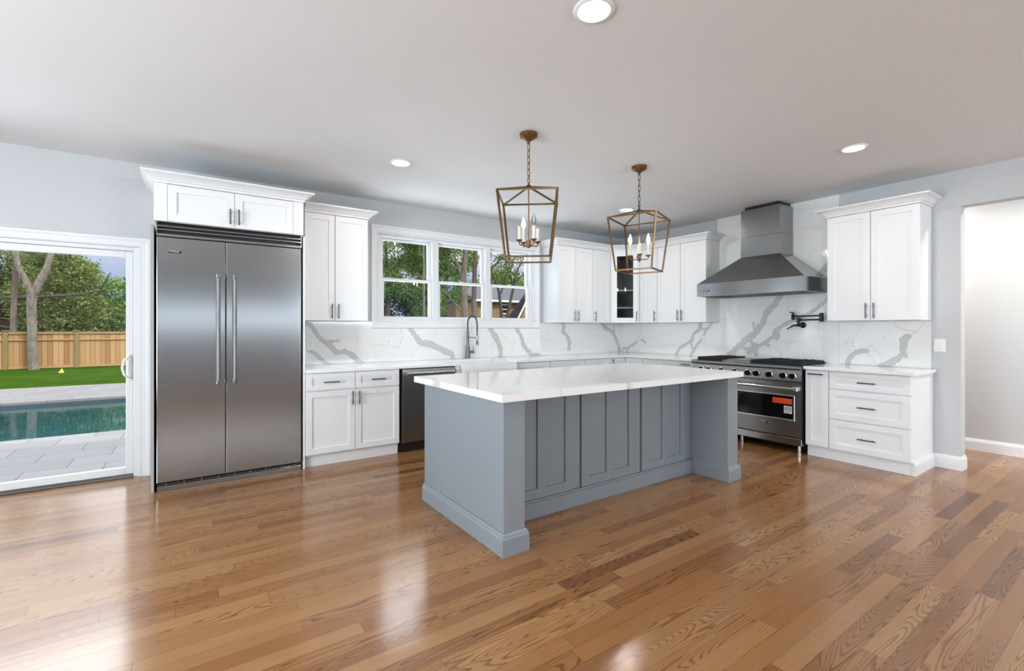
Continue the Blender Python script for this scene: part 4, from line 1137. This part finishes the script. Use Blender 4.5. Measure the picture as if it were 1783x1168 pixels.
# ------------------------------------------------------------------ island
ix0, ix1, iy0, iy1 = -4.318, -1.892, -3.018, -1.932     # body faces
PW = 0.150
t = thing('kitchen_island', 'grey-painted kitchen island with panelled seating side and end legs', 'island', ((ix0 + ix1) / 2, (iy0 + iy1) / 2, 0))
ox, oy = -(ix0 + ix1) / 2, -(iy0 + iy1) / 2
ZT = 0.880
def isl(name, b, mat=None, label=None):
    bmesh.ops.translate(b, verts=b.verts, vec=Vector((ox, oy, 0)))
    return obj(name, b, mat or M['island'], t, label=label)
b = BM(); bx(b, ix0, ix0 + PW, iy0, iy1, 0, ZT, 0.0015); isl('end_panel', b)
b = BM(); bx(b, ix1 - PW, ix1, iy0, iy1, 0, ZT, 0.0015); isl('end_panel', b)
yb_ = -2.674
b = BM(); bx(b, ix0 + PW, ix1 - PW, yb_ + 0.021, iy1 + 0.02, 0, ZT); isl('body', b)
units = [(-4.066, -3.476, -3.402), (-3.395, -2.803, -2.733), (-2.725, -2.133, -2.045)]
fill = -4.168
for u0, u1, u2 in units:
    b = BM(); st, mu = 0.078, 0.072
    xm0 = (u0 + u1) / 2 - mu / 2; xm1 = xm0 + mu
    zb0, zt0 = 0.121, ZT - 0.002
    # face with two recessed panels
    def rc(a0, a1, c0, c1, y): return [b.verts.new(p) for p in ((a0, y, c0), (a1, y, c0), (a1, y, c1), (a0, y, c1))]
    y = yb_ - 0.002
    bx(b, u0, u0 + st, y, yb_ + 0.020, zb0, zt0); bx(b, u1 - st, u1, y, yb_ + 0.020, zb0, zt0); bx(b, xm0, xm1, y, yb_ + 0.020, zb0, zt0)
    for a0, a1 in ((u0 + st, xm0), (xm1, u1 - st)):
        bx(b, a0, a1, y, yb_ + 0.020, zb0, zb0 + 0.068); bx(b, a0, a1, y, yb_ + 0.020, zt0 - 0.06, zt0); bx(b, a0, a1, y + 0.011, yb_ + 0.020, zb0 + 0.068, zt0 - 0.06)
    isl('double_panel', b)
    b = BM(); bx(b, u1 + 0.0015, u2 - 0.006, yb_ + 0.006, yb_ + 0.020, zb0, zt0); isl('filler_strip', b)
b = BM(); bx(b, ix0 + PW, -4.068, yb_ + 0.004, yb_ + 0.020, 0.121, ZT - 0.002); isl('filler_strip', b)
PP = [(0, 0), (0.019, 0), (0.019, 0.098), (0.014, 0.106), (0.014, 0.112), (0.008, 0.118), (0.005, 0.127), (0, 0.127)]
b = BM(); e1 = 0.0008
sweep(b, [(ix0 - e1, iy1), (ix0 - e1, iy0 - e1), (ix0 + PW + e1, iy0 - e1), (ix0 + PW + e1, yb_ - 0.019)], PP, 1)
sweep(b, [(ix1 + e1, iy1), (ix1 + e1, iy0 - e1), (ix1 - PW - e1, iy0 - e1), (ix1 - PW - e1, yb_ - 0.019)], PP, -1)
bx(b, ix0 + PW, ix1 - PW, yb_ - 0.018, yb_ + 0.020, 0.0, 0.105); bx(b, ix0 + PW, ix1 - PW, yb_ - 0.010, yb_ + 0.020, 0.105, 0.119)
isl('plinth', b)
tx0, tx1, ty0, ty1 = -4.3506, -1.860, -3.0533, -1.806
H = [[(-4.3, -1.9), (-3.903, -2.262), (-3.727, -2.481), (-3.485, -2.763), (-3.319, -2.955), (-3.27, -3.06)], [(-4.30, -2.25), (-4.052, -2.606), (-3.876, -2.824), (-3.699, -2.993)],
     [(-3.799, -2.454), (-3.893, -2.86), (-3.792, -2.929)], [(-3.169, -1.953), (-2.943, -2.361), (-2.479, -2.517), (-2.1, -2.6)], [(-2.862, -2.417), (-3.46, -2.911)], [(-3.098, -2.089), (-2.746, -1.763)], [(-2.122, -2.676), (-2.299, -2.884), (-2.627, -3.08)], [(-3.553, -1.94), (-3.267, -1.973)], [(-4.2, -2.9), (-3.9, -3.06)]]
T = [([(-3.36, -2.93), (-3.304, -3.06)], .018), ([(-4.36, -2.25), (-4.30, -2.05)], .014)]
o = veined('island_worktop', tx0, tx1, ty0, ty1, 0.0125, lambda u, v: (u, v, 0.9254), T, H, M['counter'], extr=(0, 0, -0.044), seed=11, close=True)
tag(o, 'thick white stone worktop with faint veins on the grey island', 'worktop')

# ------------------------------------------------------------------ lantern pendants
def lantern(loc, rz, label, lit, unlit):
    t = thing('lantern_pendant', label, 'pendant light', (loc[0], loc[1], CEIL), rz, 'brass lantern pendants over the island')
    Z = lambda z: z - CEIL
    b = BM(); lathe(b, [(0.0, -0.001), (0.066, -0.001), (0.066, -0.024), (0.063, -0.026), (0.058, -0.026), (0.048, -0.036), (0.030, -0.046), (0.016, -0.050), (0.016, -0.056), (0.010, -0.058), (0.010, -0.062), (0.013, -0.066), (0.012, -0.072), (0.006, -0.077), (0.0, -0.078)], 32)
    obj('canopy', b, M['gold_dark'], t)
    # chain links
    b = BM(); zc = Z(2.672); k_ = 0
    while zc > Z(2.395):
        L, wd = 0.0285, 0.0095
        pts = []
        for q in range(16):
            a = 2 * PI * q / 16
            s_ = wd * math.cos(a); z_ = L * 0.55 * math.sin(a) + (0.45 * L if math.sin(a) > 0 else -0.45 * L)
            pts.append((s_, 0, zc - L + z_) if k_ % 2 == 0 else (0, s_, zc - L + z_))
        tube(b, pts, 0.0031, 6, closed=True)
        zc -= 0.0475; k_ += 1
    obj('chain', b, M['gold_dark'], t)
    a_, b_, zt, zb_, za = 0.2993, 0.2255, 2.2745, 1.810, 2.356
    g = BM(); h = 0.0062
    top = [Vector((a_ * math.cos(k2 * PI / 2), a_ * math.sin(k2 * PI / 2), Z(zt))) for k2 in range(4)]
    bot = [Vector((b_ * math.cos(k2 * PI / 2), b_ * math.sin(k2 * PI / 2), Z(zb_))) for k2 in range(4)]
    ap = Vector((0, 0, Z(za) - 0.006))
    for q in range(4):
        bar(g, top[q], top[(q + 1) % 4], h); bar(g, bot[q], bot[(q + 1) % 4], h)
        d = (bot[q] - top[q]).normalized() * 0.004
        bar(g, top[q] - d, bot[q] + d, h); bar(g, top[q], ap, h * 0.9)
    obj('cage', g, M['gold'], t)
    b = BM(); lathe(b, [(0.012, Z(2.345)), (0.020, Z(2.350)), (0.016, Z(2.360)), (0.007, Z(2.366)), (0.006, Z(2.375))], 16)
    tube(b, [(0.010 * math.cos(q * PI / 8), 0, Z(2.392) + 0.018 * math.sin(q * PI / 8)) for q in range(16)], 0.003, 6, closed=True)
    obj('finial', b, M['gold_dark'], t)
    b = BM(); tube(b, [(0, 0, Z(2.345)), (0, 0, Z(1.93))], 0.0042, 8); obj('stem', b, M['gold_dark'], t)
    b = BM(); lathe(b, [(0.003, Z(1.893)), (0.012, Z(1.898)), (0.017, Z(1.910)), (0.017, Z(1.950)), (0.008, Z(1.958))], 16)
    obj('hub', b, M['gold_dark'], t)
    for q in range(4):
        an = q * PI / 2 + ARM; c_, s_ = math.cos(an), math.sin(an); r0 = 0.078
        b = BM(); tube(b, [(0.012 * c_, 0.012 * s_, Z(1.912)), (r0 * 0.9 * c_, r0 * 0.9 * s_, Z(1.912)), (r0 * c_, r0 * s_, Z(1.918)), (r0 * c_, r0 * s_, Z(1.938))], 0.0042, 8)
        lathe(b, [(0.005, Z(1.932)), (0.010, Z(1.937)), (0.024, Z(1.946)), (0.025, Z(1.949)), (0.012, Z(1.949))], 16, (r0 * c_, r0 * s_, 0))
        ar = obj('candle_arm', b, M['gold_dark'], t)
        b = BM(); lathe(b, [(0.0115, Z(1.949)), (0.0115, Z(2.046)), (0.009, Z(2.048))], 14, (r0 * c_, r0 * s_, 0)); obj('candle_sleeve', b, M['wax'], ar)
        if q in lit or q in unlit:
            b = BM(); zz_ = 2.049
            pf = [(0.006, 0.0), (0.008, 0.006), (0.0145, 0.022), (0.0165, 0.034), (0.014, 0.052), (0.008, 0.070), (0.003, 0.086), (0.0005, 0.092)]
            lathe(b, [(r_, Z(zz_ + z_)) for r_, z_ in pf], 16, (r0 * c_, r0 * s_, 0))
            obj('bulb', b, M['bulb'] if q in lit else M['clear'], ar, label='lit candle bulb' if q in lit else 'clear unlit candle bulb')
    return t
ARM = R(-12.8)
lantern((-3.7153, -2.4473), R(185.36), 'brass lantern pendant nearest the fridge, hanging over the island', (3,), (1,))
ARM = R(-23.5)
lantern((-2.4794, -2.4405), R(-23.15), 'brass lantern pendant nearest the range, with two lit bulbs', (0, 2), ())

# ------------------------------------------------------------------ outdoors
GZ = -0.12
PX0, PX1, PY0, PY1 = -22.0, -2.5, 3.22, 7.43
b = BM()
bx(b, -24, 6, 0.16, PY0, GZ - 0.3, GZ); bx(b, -24, 6, PY1, 10.42, GZ - 0.3, GZ); bx(b, -24, PX0, PY0, PY1, GZ - 0.3, GZ); bx(b, PX1, 6, PY0, PY1, GZ - 0.3, GZ)
o = struct('patio', b, M['paver'], label='grey paver patio round the pool')
t = thing('swimming_pool', 'rectangular swimming pool with teal water beyond the sliding door', 'pool', ((PX0 + PX1) / 2, (PY0 + PY1) / 2, GZ))
hx_, hy_ = (PX1 - PX0) / 2, (PY1 - PY0) / 2
b = BM(); bx(b, -hx_, hx_, -hy_, hy_, -1.5, -0.095); obj('water', b, M['water'], t)
b = BM()
for q in ((-hx_, hx_, -hy_ + 0.001, -hy_ + 0.02), (-hx_, hx_, hy_ - 0.02, hy_ - 0.001)): bx(b, q[0], q[1], q[2], q[3], -0.3, -0.045)
obj('wall_liner', b, M['coping'], t)
b = BM(); bx(b, -40, 45, 10.42, 60, GZ - 0.3, GZ); bx(b, 6, 45, 0.16, 10.42, GZ - 0.3, GZ)
struct('lawn', b, M['lawn'], label='mown green lawn between the patio and the fence')
t = thing('marker_flag', 'tiny yellow marker flag standing on the lawn', 'flag', (-9.063, 14.816, GZ))
b = BM(); tube(b, [(0, 0, 0), (0, 0, 0.16)], 0.006, 6); obj('stake', b, M['bark_dark'], t)
b = BM(); hexa(b, [(-0.07, -0.04, 0.02), (0.06, -0.04, 0.02), (0.06, 0.04, 0.02), (-0.07, 0.04, 0.02)], [(0.0, -0.01, 0.15), (0.02, -0.01, 0.15), (0.02, 0.01, 0.15), (0.0, 0.01, 0.15)]); obj('flag', b, M['yellow'], t)

t = thing('garden_fence', 'tan cedar board fence across the back of the lawn', 'fence', (-10, 17.5, GZ))
b = BM(); bx(b, -12, 12, -0.01, 0.015, 0.03, 1.25); obj('boards', b, M['fence'], t)
b = BM(); bx(b, -12, 12, -0.05, -0.01, 0.985, 1.035); bx(b, -12, 12, -0.05, 0.02, 1.215, 1.27); bx(b, -12, 12, -0.06, 0.03, 1.27, 1.29); bx(b, -12, 12, -0.04, -0.01, 0.02, 0.10); obj('rails', b, M['fence_rail'], t)
for k_ in range(-6, 8):
    x = 0.907 + (k_) * 1.782
    if abs(x) > 12: continue
    b = BM(); bx(b, x - 0.06, x + 0.06, -0.075, 0.045, 0.0, 1.30, 0.008); bx(b, x - 0.085, x + 0.085, -0.10, 0.07, 1.30, 1.335, 0.008)
    obj('post', b, M['fence_post'], t)
t = thing('garden_shed', 'low dark brown shed roof showing over the fence', 'shed', (-11.5, 23.6, GZ))
b = BM(); bx(b, -2.2, 1.3, -1.5, 1.5, 0.0, 1.0); obj('walls', b, M['shed'], t)
b = BM(); v = [b.verts.new(p) for p in ((-2.6, -1.8, 0.95), (1.7, -1.8, 0.95), (1.7, 1.8, 0.95), (-2.6, 1.8, 0.95), (-0.3, -1.8, 1.78), (-0.3, 1.8, 1.78))]
for f in ((0, 1, 4), (3, 5, 2), (0, 4, 5, 3), (1, 2, 5, 4), (0, 3, 2, 1)): b.faces.new([v[i] for i in f])
obj('roof', b, M['shed'], t)

rng = np.random.RandomState(5)
def leaves(centers, count, size, seed, shell=0.55):
    rs = np.random.RandomState(seed)
    vols = np.array([c[3] * c[4] * c[5] for c in centers]) ** 0.75
    ids = rs.choice(len(centers), count // 6, p=vols / vols.sum())
    cc = np.array(centers)[ids]
    d = rs.normal(size=(len(ids), 3)); d /= np.linalg.norm(d, axis=1)[:, None]
    rad = (shell + (1 - shell) * rs.rand(len(ids))) ** 0.8
    cl = cc[:, :3] + d * cc[:, 3:6] * rad[:, None]
    pts = np.repeat(cl, 6, axis=0) + rs.normal(scale=size * 1.15, size=(len(ids) * 6, 3))
    n = len(pts)
    nr = rs.normal(size=(n, 3)) + np.array([0, -0.35, 0.55]); nr /= np.linalg.norm(nr, axis=1)[:, None]
    u = np.cross(nr, rs.normal(size=(n, 3))); u /= np.linalg.norm(u, axis=1)[:, None]
    v = np.cross(nr, u)
    s = size * (0.6 + 0.8 * rs.rand(n))[:, None]
    V = np.stack([pts - u * s * 0.9, pts - v * s * 0.45, pts + u * s * 0.9, pts + v * s * 0.45], 1).reshape(-1, 3)
    F = np.arange(n * 4).reshape(-1, 4)
    return V, F

def tree(name, label, loc, trunk, crown, count, size, leaf, bk, seed, group='trees beyond the window and fence'):
    t = thing(name, label, 'tree', loc, 0, group)
    b = BM()
    for pts, rad in trunk: tube(b, pts, rad, 8)
    obj('trunk', b, bk, t)
    if crown:
        V, F = leaves(crown, count, size, seed)
        me = bpy.data.meshes.new('foliage'); me.from_pydata(V.tolist(), [], F.tolist()); me.materials.append(leaf)
        o = bpy.data.objects.new('foliage', me); C.objects.link(o); o.parent = t
    return t

# seen through the sliding door
tree('forked_tree', 'grey forked tree trunk standing in front of the fence', (-10.154, 17.15, GZ),
     [([(0.03, 0, -0.1), (0.0, 0, 0.4), (-0.02, 0, 1.3), (-0.04, 0, 2.2), (0.0, 0, 2.75)], [0.155, 0.13, 0.125, 0.125, 0.14]),
      ([(-0.02, 0, 2.6), (-0.18, 0, 3.05), (-0.36, 0.02, 3.5), (-0.42, 0.05, 4.1), (-0.6, 0.1, 5.6)], [0.11, 0.085, 0.075, 0.07, 0.05]),
      ([(0.02, 0, 2.6), (0.16, 0, 3.0), (0.34, 0.05, 3.5), (0.46, 0.1, 4.1), (0.9, 0.2, 5.8)], [0.13, 0.115, 0.10, 0.09, 0.06])],
     [(-0.6, 0.2, 5.7, 0.7, 0.6, 0.5), (0.9, 0.2, 5.9, 0.7, 0.6, 0.5)], 700, 0.13, M['leaf_mid'], M['bark_grey'], 11)
cb = []
for k_ in range(26):
    z_ = 1.4 + k_ * 0.17; sgn = 1 if k_ % 2 else -1
    ln_ = 0.9 + 0.7 * rng.rand()
    cb.append(([(0, 0, z_), (sgn * ln_ * 0.6, -0.1, z_ + 0.25 * rng.rand()), (sgn * ln_ * 1.3, -0.2, z_ + 0.55 * rng.rand())], [0.014, 0.009, 0.004]))
tree('bare_pine', 'brown pine trunk with bare side twigs behind the fence', (-11.15, 19.5, GZ), [([(0, 0, 0), (0.03, 0, 2), (0.10, 0, 4), (0.16, 0, 6.4)], [0.10, 0.09, 0.08, 0.04])] + cb,
     [(0.15, 0.2, 5.9, 0.5, 0.5, 0.9)], 500, 0.12, M['leaf_dark'], M['bark_brown'], 12)
tree('dark_conifer', 'dark conifer filling the far end behind the shed', (-14.6, 24.5, GZ), [([(0, 0, 0), (0, 0, 5)], [0.25, 0.06])],
     [(0, 0, 2.0, 2.6, 1.8, 1.4), (0, 0, 3.6, 2.3, 1.6, 1.4), (1.8, 0, 1.8, 1.4, 1.2, 1.4)], 14000, 0.095, M['leaf_dark'], M['bark_brown'], 13)
tree('broad_tree', 'tall mid green tree rising behind the forked trunk', (-13.2, 28.0, GZ), [([(0, 0, 0), (0.2, 0, 4), (0.1, 0, 5)], [0.3, 0.22, 0.08])],
     [(-0.8, 0, 4.3, 2.4, 2.2, 1.8), (1.7, 0, 4.0, 1.9, 1.8, 1.9), (-2.4, 0, 3.8, 2.3, 1.8, 1.9), (0.6, 0, 2.6, 3.0, 1.6, 1.6)], 20000, 0.105, M['leaf_mid'], M['bark_dark'], 14)
tree('pale_bush_tree', 'pale yellow-green spreading tree over the fence middle', (-10.25, 21.5, GZ),
     [([(0.0, 0, 0), (0.1, 0, 1.2), (-0.3, 0, 2.2), (-1.2, -0.2, 2.7)], [0.12, 0.09, 0.07, 0.03]), ([(0.1, 0, 1.2), (0.6, 0, 2.1), (1.3, -0.3, 2.9), (1.7, -0.4, 3.8)], [0.08, 0.06, 0.045, 0.015]), ([(-1.6, -0.8, 2.55), (-0.4, -1.0, 2.62), (0.9, -1.0, 2.8), (1.8, -1.0, 3.1)], [0.08, 0.07, 0.05, 0.015])],
     [(0.0, 0, 1.7, 1.3, 1.0, 0.7), (0.3, 0, 3.6, 1.0, 0.9, 0.8), (0.85, -0.2, 2.3, 0.75, 0.8, 0.7), (-0.8, 0, 2.6, 0.9, 0.9, 0.9), (-0.2, 0, 4.5, 0.8, 0.8, 0.7)], 15000, 0.068, M['leaf_pale'], M['bark_dark'], 15)
tree('round_tree', 'bright green rounded tree at the edge of the glass with sky above', (-8.5, 27.5, GZ), [([(0, 0, 0), (0, 0, 3.4)], [0.16, 0.06])],
     [(-0.35, 0, 2.9, 1.15, 1.1, 1.25), (0.4, 0, 2.0, 1.3, 1.2, 1.5), (-1.2, 0, 1.8, 0.9, 1.1, 1.5)], 13000, 0.078, M['leaf_bright'], M['bark_dark'], 16)
tree('hedge_tree', 'dark green leafy tree low behind the fence boards', (-10.9, 25.5, GZ), [([(0, 0, 0), (0, 0, 3)], [0.2, 0.08])],
     [(-1.0, 0, 1.8, 2.2, 1.0, 1.6), (1.0, 0, 1.7, 1.8, 1.0, 1.3), (0.2, 0, 3.6, 1.6, 1.0, 1.3)], 14000, 0.088, M['leaf_mid'], M['bark_dark'], 17)

# seen through the kitchen window
cb = []
for k_ in range(13):
    z_ = 1.2 + k_ * 0.24; sgn = -1 if k_ % 4 else 1
    ln_ = 0.7 + 0.7 * rng.rand()
    cb.append(([(0, 0, z_), (sgn * ln_ * 0.7, -0.15, z_ + 0.25), (sgn * ln_ * 1.5, -0.3, z_ + 0.80)], [0.013, 0.009, 0.004]))
tree('bare_spruce', 'thin trunk with bare pale branches in the first window', (5.25, 19.6, GZ), [([(0, 0, 0), (0, 0, 5.0), (-0.1, 0, 10)], [0.085, 0.06, 0.02])] + cb,
     [(-0.2, 0.6, 8.5, 1.2, 1.0, 1.6)], 1500, 0.14, M['leaf_mid'], M['bark_grey'], 21)
tree('garden_maple', 'broad leafy green tree filling the first window', (4.2, 23.0, GZ), [([(0, 0, 0), (0.2, 0, 3), (0, 0, 7)], [0.2, 0.16, 0.06])],
     [(0.4, 0, 6.4, 1.7, 1.5, 1.5), (-0.6, 0, 4.3, 1.6, 1.4, 1.2), (1.6, 0, 4.6, 1.6, 1.4, 1.6), (2.4, 0, 6.8, 1.5, 1.4, 1.6), (1.0, 0, 8.2, 1.6, 1.4, 1.3), (3.0, 0.2, 3.0, 1.4, 1.2, 1.3)], 20000, 0.088, M['leaf_bright'], M['bark_dark'], 22)
tree('shade_bush', 'dark low tree at the foot of the first window', (3.4, 26.0, GZ), [([(0, 0, 0), (0, 0, 3)], [0.15, 0.06])],
     [(0, 0, 2.4, 2.2, 1.2, 1.5), (2.6, 0, 2.6, 2.2, 1.2, 1.7), (5.0, 0, 3.0, 2.0, 1.2, 2.0)], 13000, 0.105, M['leaf_dark'], M['bark_dark'], 23)
tree('big_oak', 'thick grey forked trunk in the middle window', (8.06, 20.0, GZ),
     [([(0.1, 0, 0), (0.04, 0, 2.2), (0.0, 0, 3.4), (-0.03, 0, 4.6), (0.12, 0, 6.5), (0.1, 0, 9)], [0.30, 0.24, 0.20, 0.19, 0.14, 0.06]),
      ([(-0.05, 0, 3.9), (-0.35, -0.1, 4.8), (-0.75, -0.2, 5.7), (-1.1, -0.2, 6.3)], [0.10, 0.075, 0.06, 0.03]), ([(-2.2, -0.4, 4.2), (-1.1, -0.3, 3.2), (-0.15, 0, 2.4)], [0.03, 0.045, 0.06])],
     [(0.0, 0.6, 8.4, 2.2, 1.8, 1.6), (-1.2, 0.8, 6.6, 1.2, 1.0, 0.8)], 6000, 0.10, M['leaf_mid'], M['bark_brown'], 24)
tree('second_oak', 'slimmer trunk beside the thick one in the middle window', (9.1, 20.6, GZ), [([(0.05, 0, 0), (0, 0, 3), (0.05, 0, 5), (0.3, 0, 9)], [0.18, 0.16, 0.15, 0.06])],
     [(0.3, 0.6, 8.4, 1.6, 1.5, 1.4)], 2500, 0.14, M['leaf_bright'], M['bark_brown'], 25)
tree('lime_tree', 'bright sunlit foliage behind the trunks of the middle window', (8.4, 26.5, GZ), [([(0, 0, 0), (0, 0, 5)], [0.2, 0.08])],
     [(-0.5, 0, 3.6, 1.8, 1.2, 1.3), (1.8, 0, 4.4, 1.7, 1.2, 1.4), (0.2, 0, 6.3, 1.9, 1.2, 1.4), (2.6, 0, 6.8, 1.8, 1.2, 1.5), (1.0, 0, 8.4, 2.0, 1.2, 1.2)], 18000, 0.105, M['leaf_bright'], M['bark_dark'], 26)
tree('twin_stem_tree', 'thin dark twin stems and airy leaves in the third window', (10.75, 20.0, GZ),
     [([(0.1, 0, 0), (0.05, 0, 2.4), (-0.15, 0, 3.8), (-0.7, 0, 5.0), (-1.1, 0, 6.4)], [0.13, 0.10, 0.085, 0.06, 0.03]), ([(0.45, 0, 0), (0.55, 0, 2.4), (0.95, 0, 3.9), (1.15, 0, 4.9), (1.9, 0, 6.3)], [0.13, 0.10, 0.09, 0.06, 0.03]),
      ([(0.0, 0, 3.6), (0.35, 0, 4.6), (0.5, 0, 6.2)], [0.06, 0.045, 0.02]), ([(0.95, 0, 3.9), (0.7, 0, 5.0), (1.2, 0, 6.6)], [0.06, 0.045, 0.02]), ([(-1.9, -0.5, 4.6), (-0.6, -0.3, 5.4), (0.4, 0, 6.3)], [0.10, 0.085, 0.05]), ([(1.1, 0, 4.4), (2.1, 0, 5.2), (2.6, 0, 6.2)], [0.06, 0.045, 0.02])],
     [(-0.4, 0, 5.3, 1.2, 1.0, 1.0), (1.6, 0, 5.5, 1.5, 1.0, 1.0), (0.6, 0, 7.4, 2.0, 1.4, 1.0)], 3800, 0.085, M['leaf_mid'], M['bark_dark'], 27)
tree('far_tree', 'round green tree standing behind the yellow house', (24.5, 42.0, GZ), [([(0, 0, 0), (0, 0, 5)], [0.25, 0.1])],
     [(-2.0, 0, 5.0, 2.6, 1.5, 2.3), (2.2, 0, 5.4, 2.6, 1.5, 2.6), (5.5, 0, 5.6, 2.4, 1.5, 2.8), (0.2, 0, 7.2, 1.8, 1.5, 1.2)], 12000, 0.16, M['leaf_bright'], M['bark_dark'], 28)

# neighbour's house
t = thing('neighbour_house', 'yellow shingled house with grey roof behind the third window', 'house', (18.0, 30.0, GZ))
b = BM(); bx(b, -3.1, 6.0, 0.0, 7.0, 0.0, 3.86); obj('walls', b, M['siding'], t)
b = BM(); v = [b.verts.new(p) for p in ((-3.5, -0.4, 3.86), (6.4, -0.4, 3.86), (6.4, 7.4, 3.86), (-3.5, 7.4, 3.86), (-3.5, 3.5, 5.35), (6.4, 3.5, 5.35))]
for f in ((0, 1, 5, 4), (2, 3, 4, 5), (0, 4, 3), (1, 2, 5), (0, 3, 2, 1)): b.faces.new([v[i] for i in f])
obj('roof', b, M['shingle'], t)
b = BM(); bx(b, -3.5, 6.4, -0.46, -0.40, 3.72, 3.90); obj('gutter', b, M['trim'], t)
b = BM()
x0, x1, z0, z1 = -0.72, 0.12, 2.66, 3.56
for q in ((x0, x0 + 0.10, z0, z1), (x1 - 0.10, x1, z0, z1), (x0, x1, z1 - 0.10, z1), (x0, x1, z0, z0 + 0.10), (x0, x1, 3.06, 3.13)): bx(b, q[0], q[1], -0.06, 0.0, q[2], q[3])
f = obj('window_frame', b, M['trim'], t)
b = BM(); bx(b, x0 + 0.1, x1 - 0.1, -0.02, -0.005, z0 + 0.1, z1 - 0.1); obj('pane', b, M['black'], f)
b = BM(); hexa(b, [(-1.12, -2.5, 1.10), (1.18, -2.5, 5.08), (1.18, -2.2, 5.08), (-1.12, -2.2, 1.10)], [(-1.26, -2.5, 1.16), (1.10, -2.5, 5.20), (1.10, -2.2, 5.20), (-1.26, -2.2, 1.16)]); obj('porch_trim', b, M['trim'], t)
b = BM(); hexa(b, [(-1.265, -2.48, 1.165), (1.095, -2.48, 5.205), (1.095, -2.21, 5.205), (-1.265, -2.21, 1.165)], [(-2.36, -2.48, 1.20), (1.06, -2.48, 5.24), (1.06, -2.21, 5.24), (-2.36, -2.21, 1.20)]); obj('porch_roof', b, M['shingle_dark'], t)
b = BM(); v = [b.verts.new(p) for p in ((-1.0, -2.3, 0.0), (3.3, -2.3, 0.0), (3.3, -2.3, 5.05), (1.15, -2.3, 5.0), (-1.0, -2.21, 0.0), (3.3, -2.21, 0.0), (3.3, -2.21, 5.05), (1.15, -2.21, 5.0))]
for f in ((0, 1, 2, 3), (7, 6, 5, 4), (0, 3, 7, 4), (1, 5, 6, 2), (3, 2, 6, 7), (0, 4, 5, 1)): b.faces.new([v[i] for i in f])
obj('porch_wall', b, M['siding'], t)
t = thing('brick_chimney', 'red brick garden chimney low in the middle window', 'chimney', (9.55, 24.9, GZ))
b = BM(); bx(b, -0.36, 0.36, -0.3, 0.3, 0.0, 3.25); obj('stack', b, M['brick'], t)
b = BM(); bx(b, -0.30, 0.30, -0.26, 0.26, 3.25, 3.42, 0.05); bx(b, -0.42, 0.42, -0.36, 0.36, 3.2, 3.26); obj('cap', b, M['coping'], t)
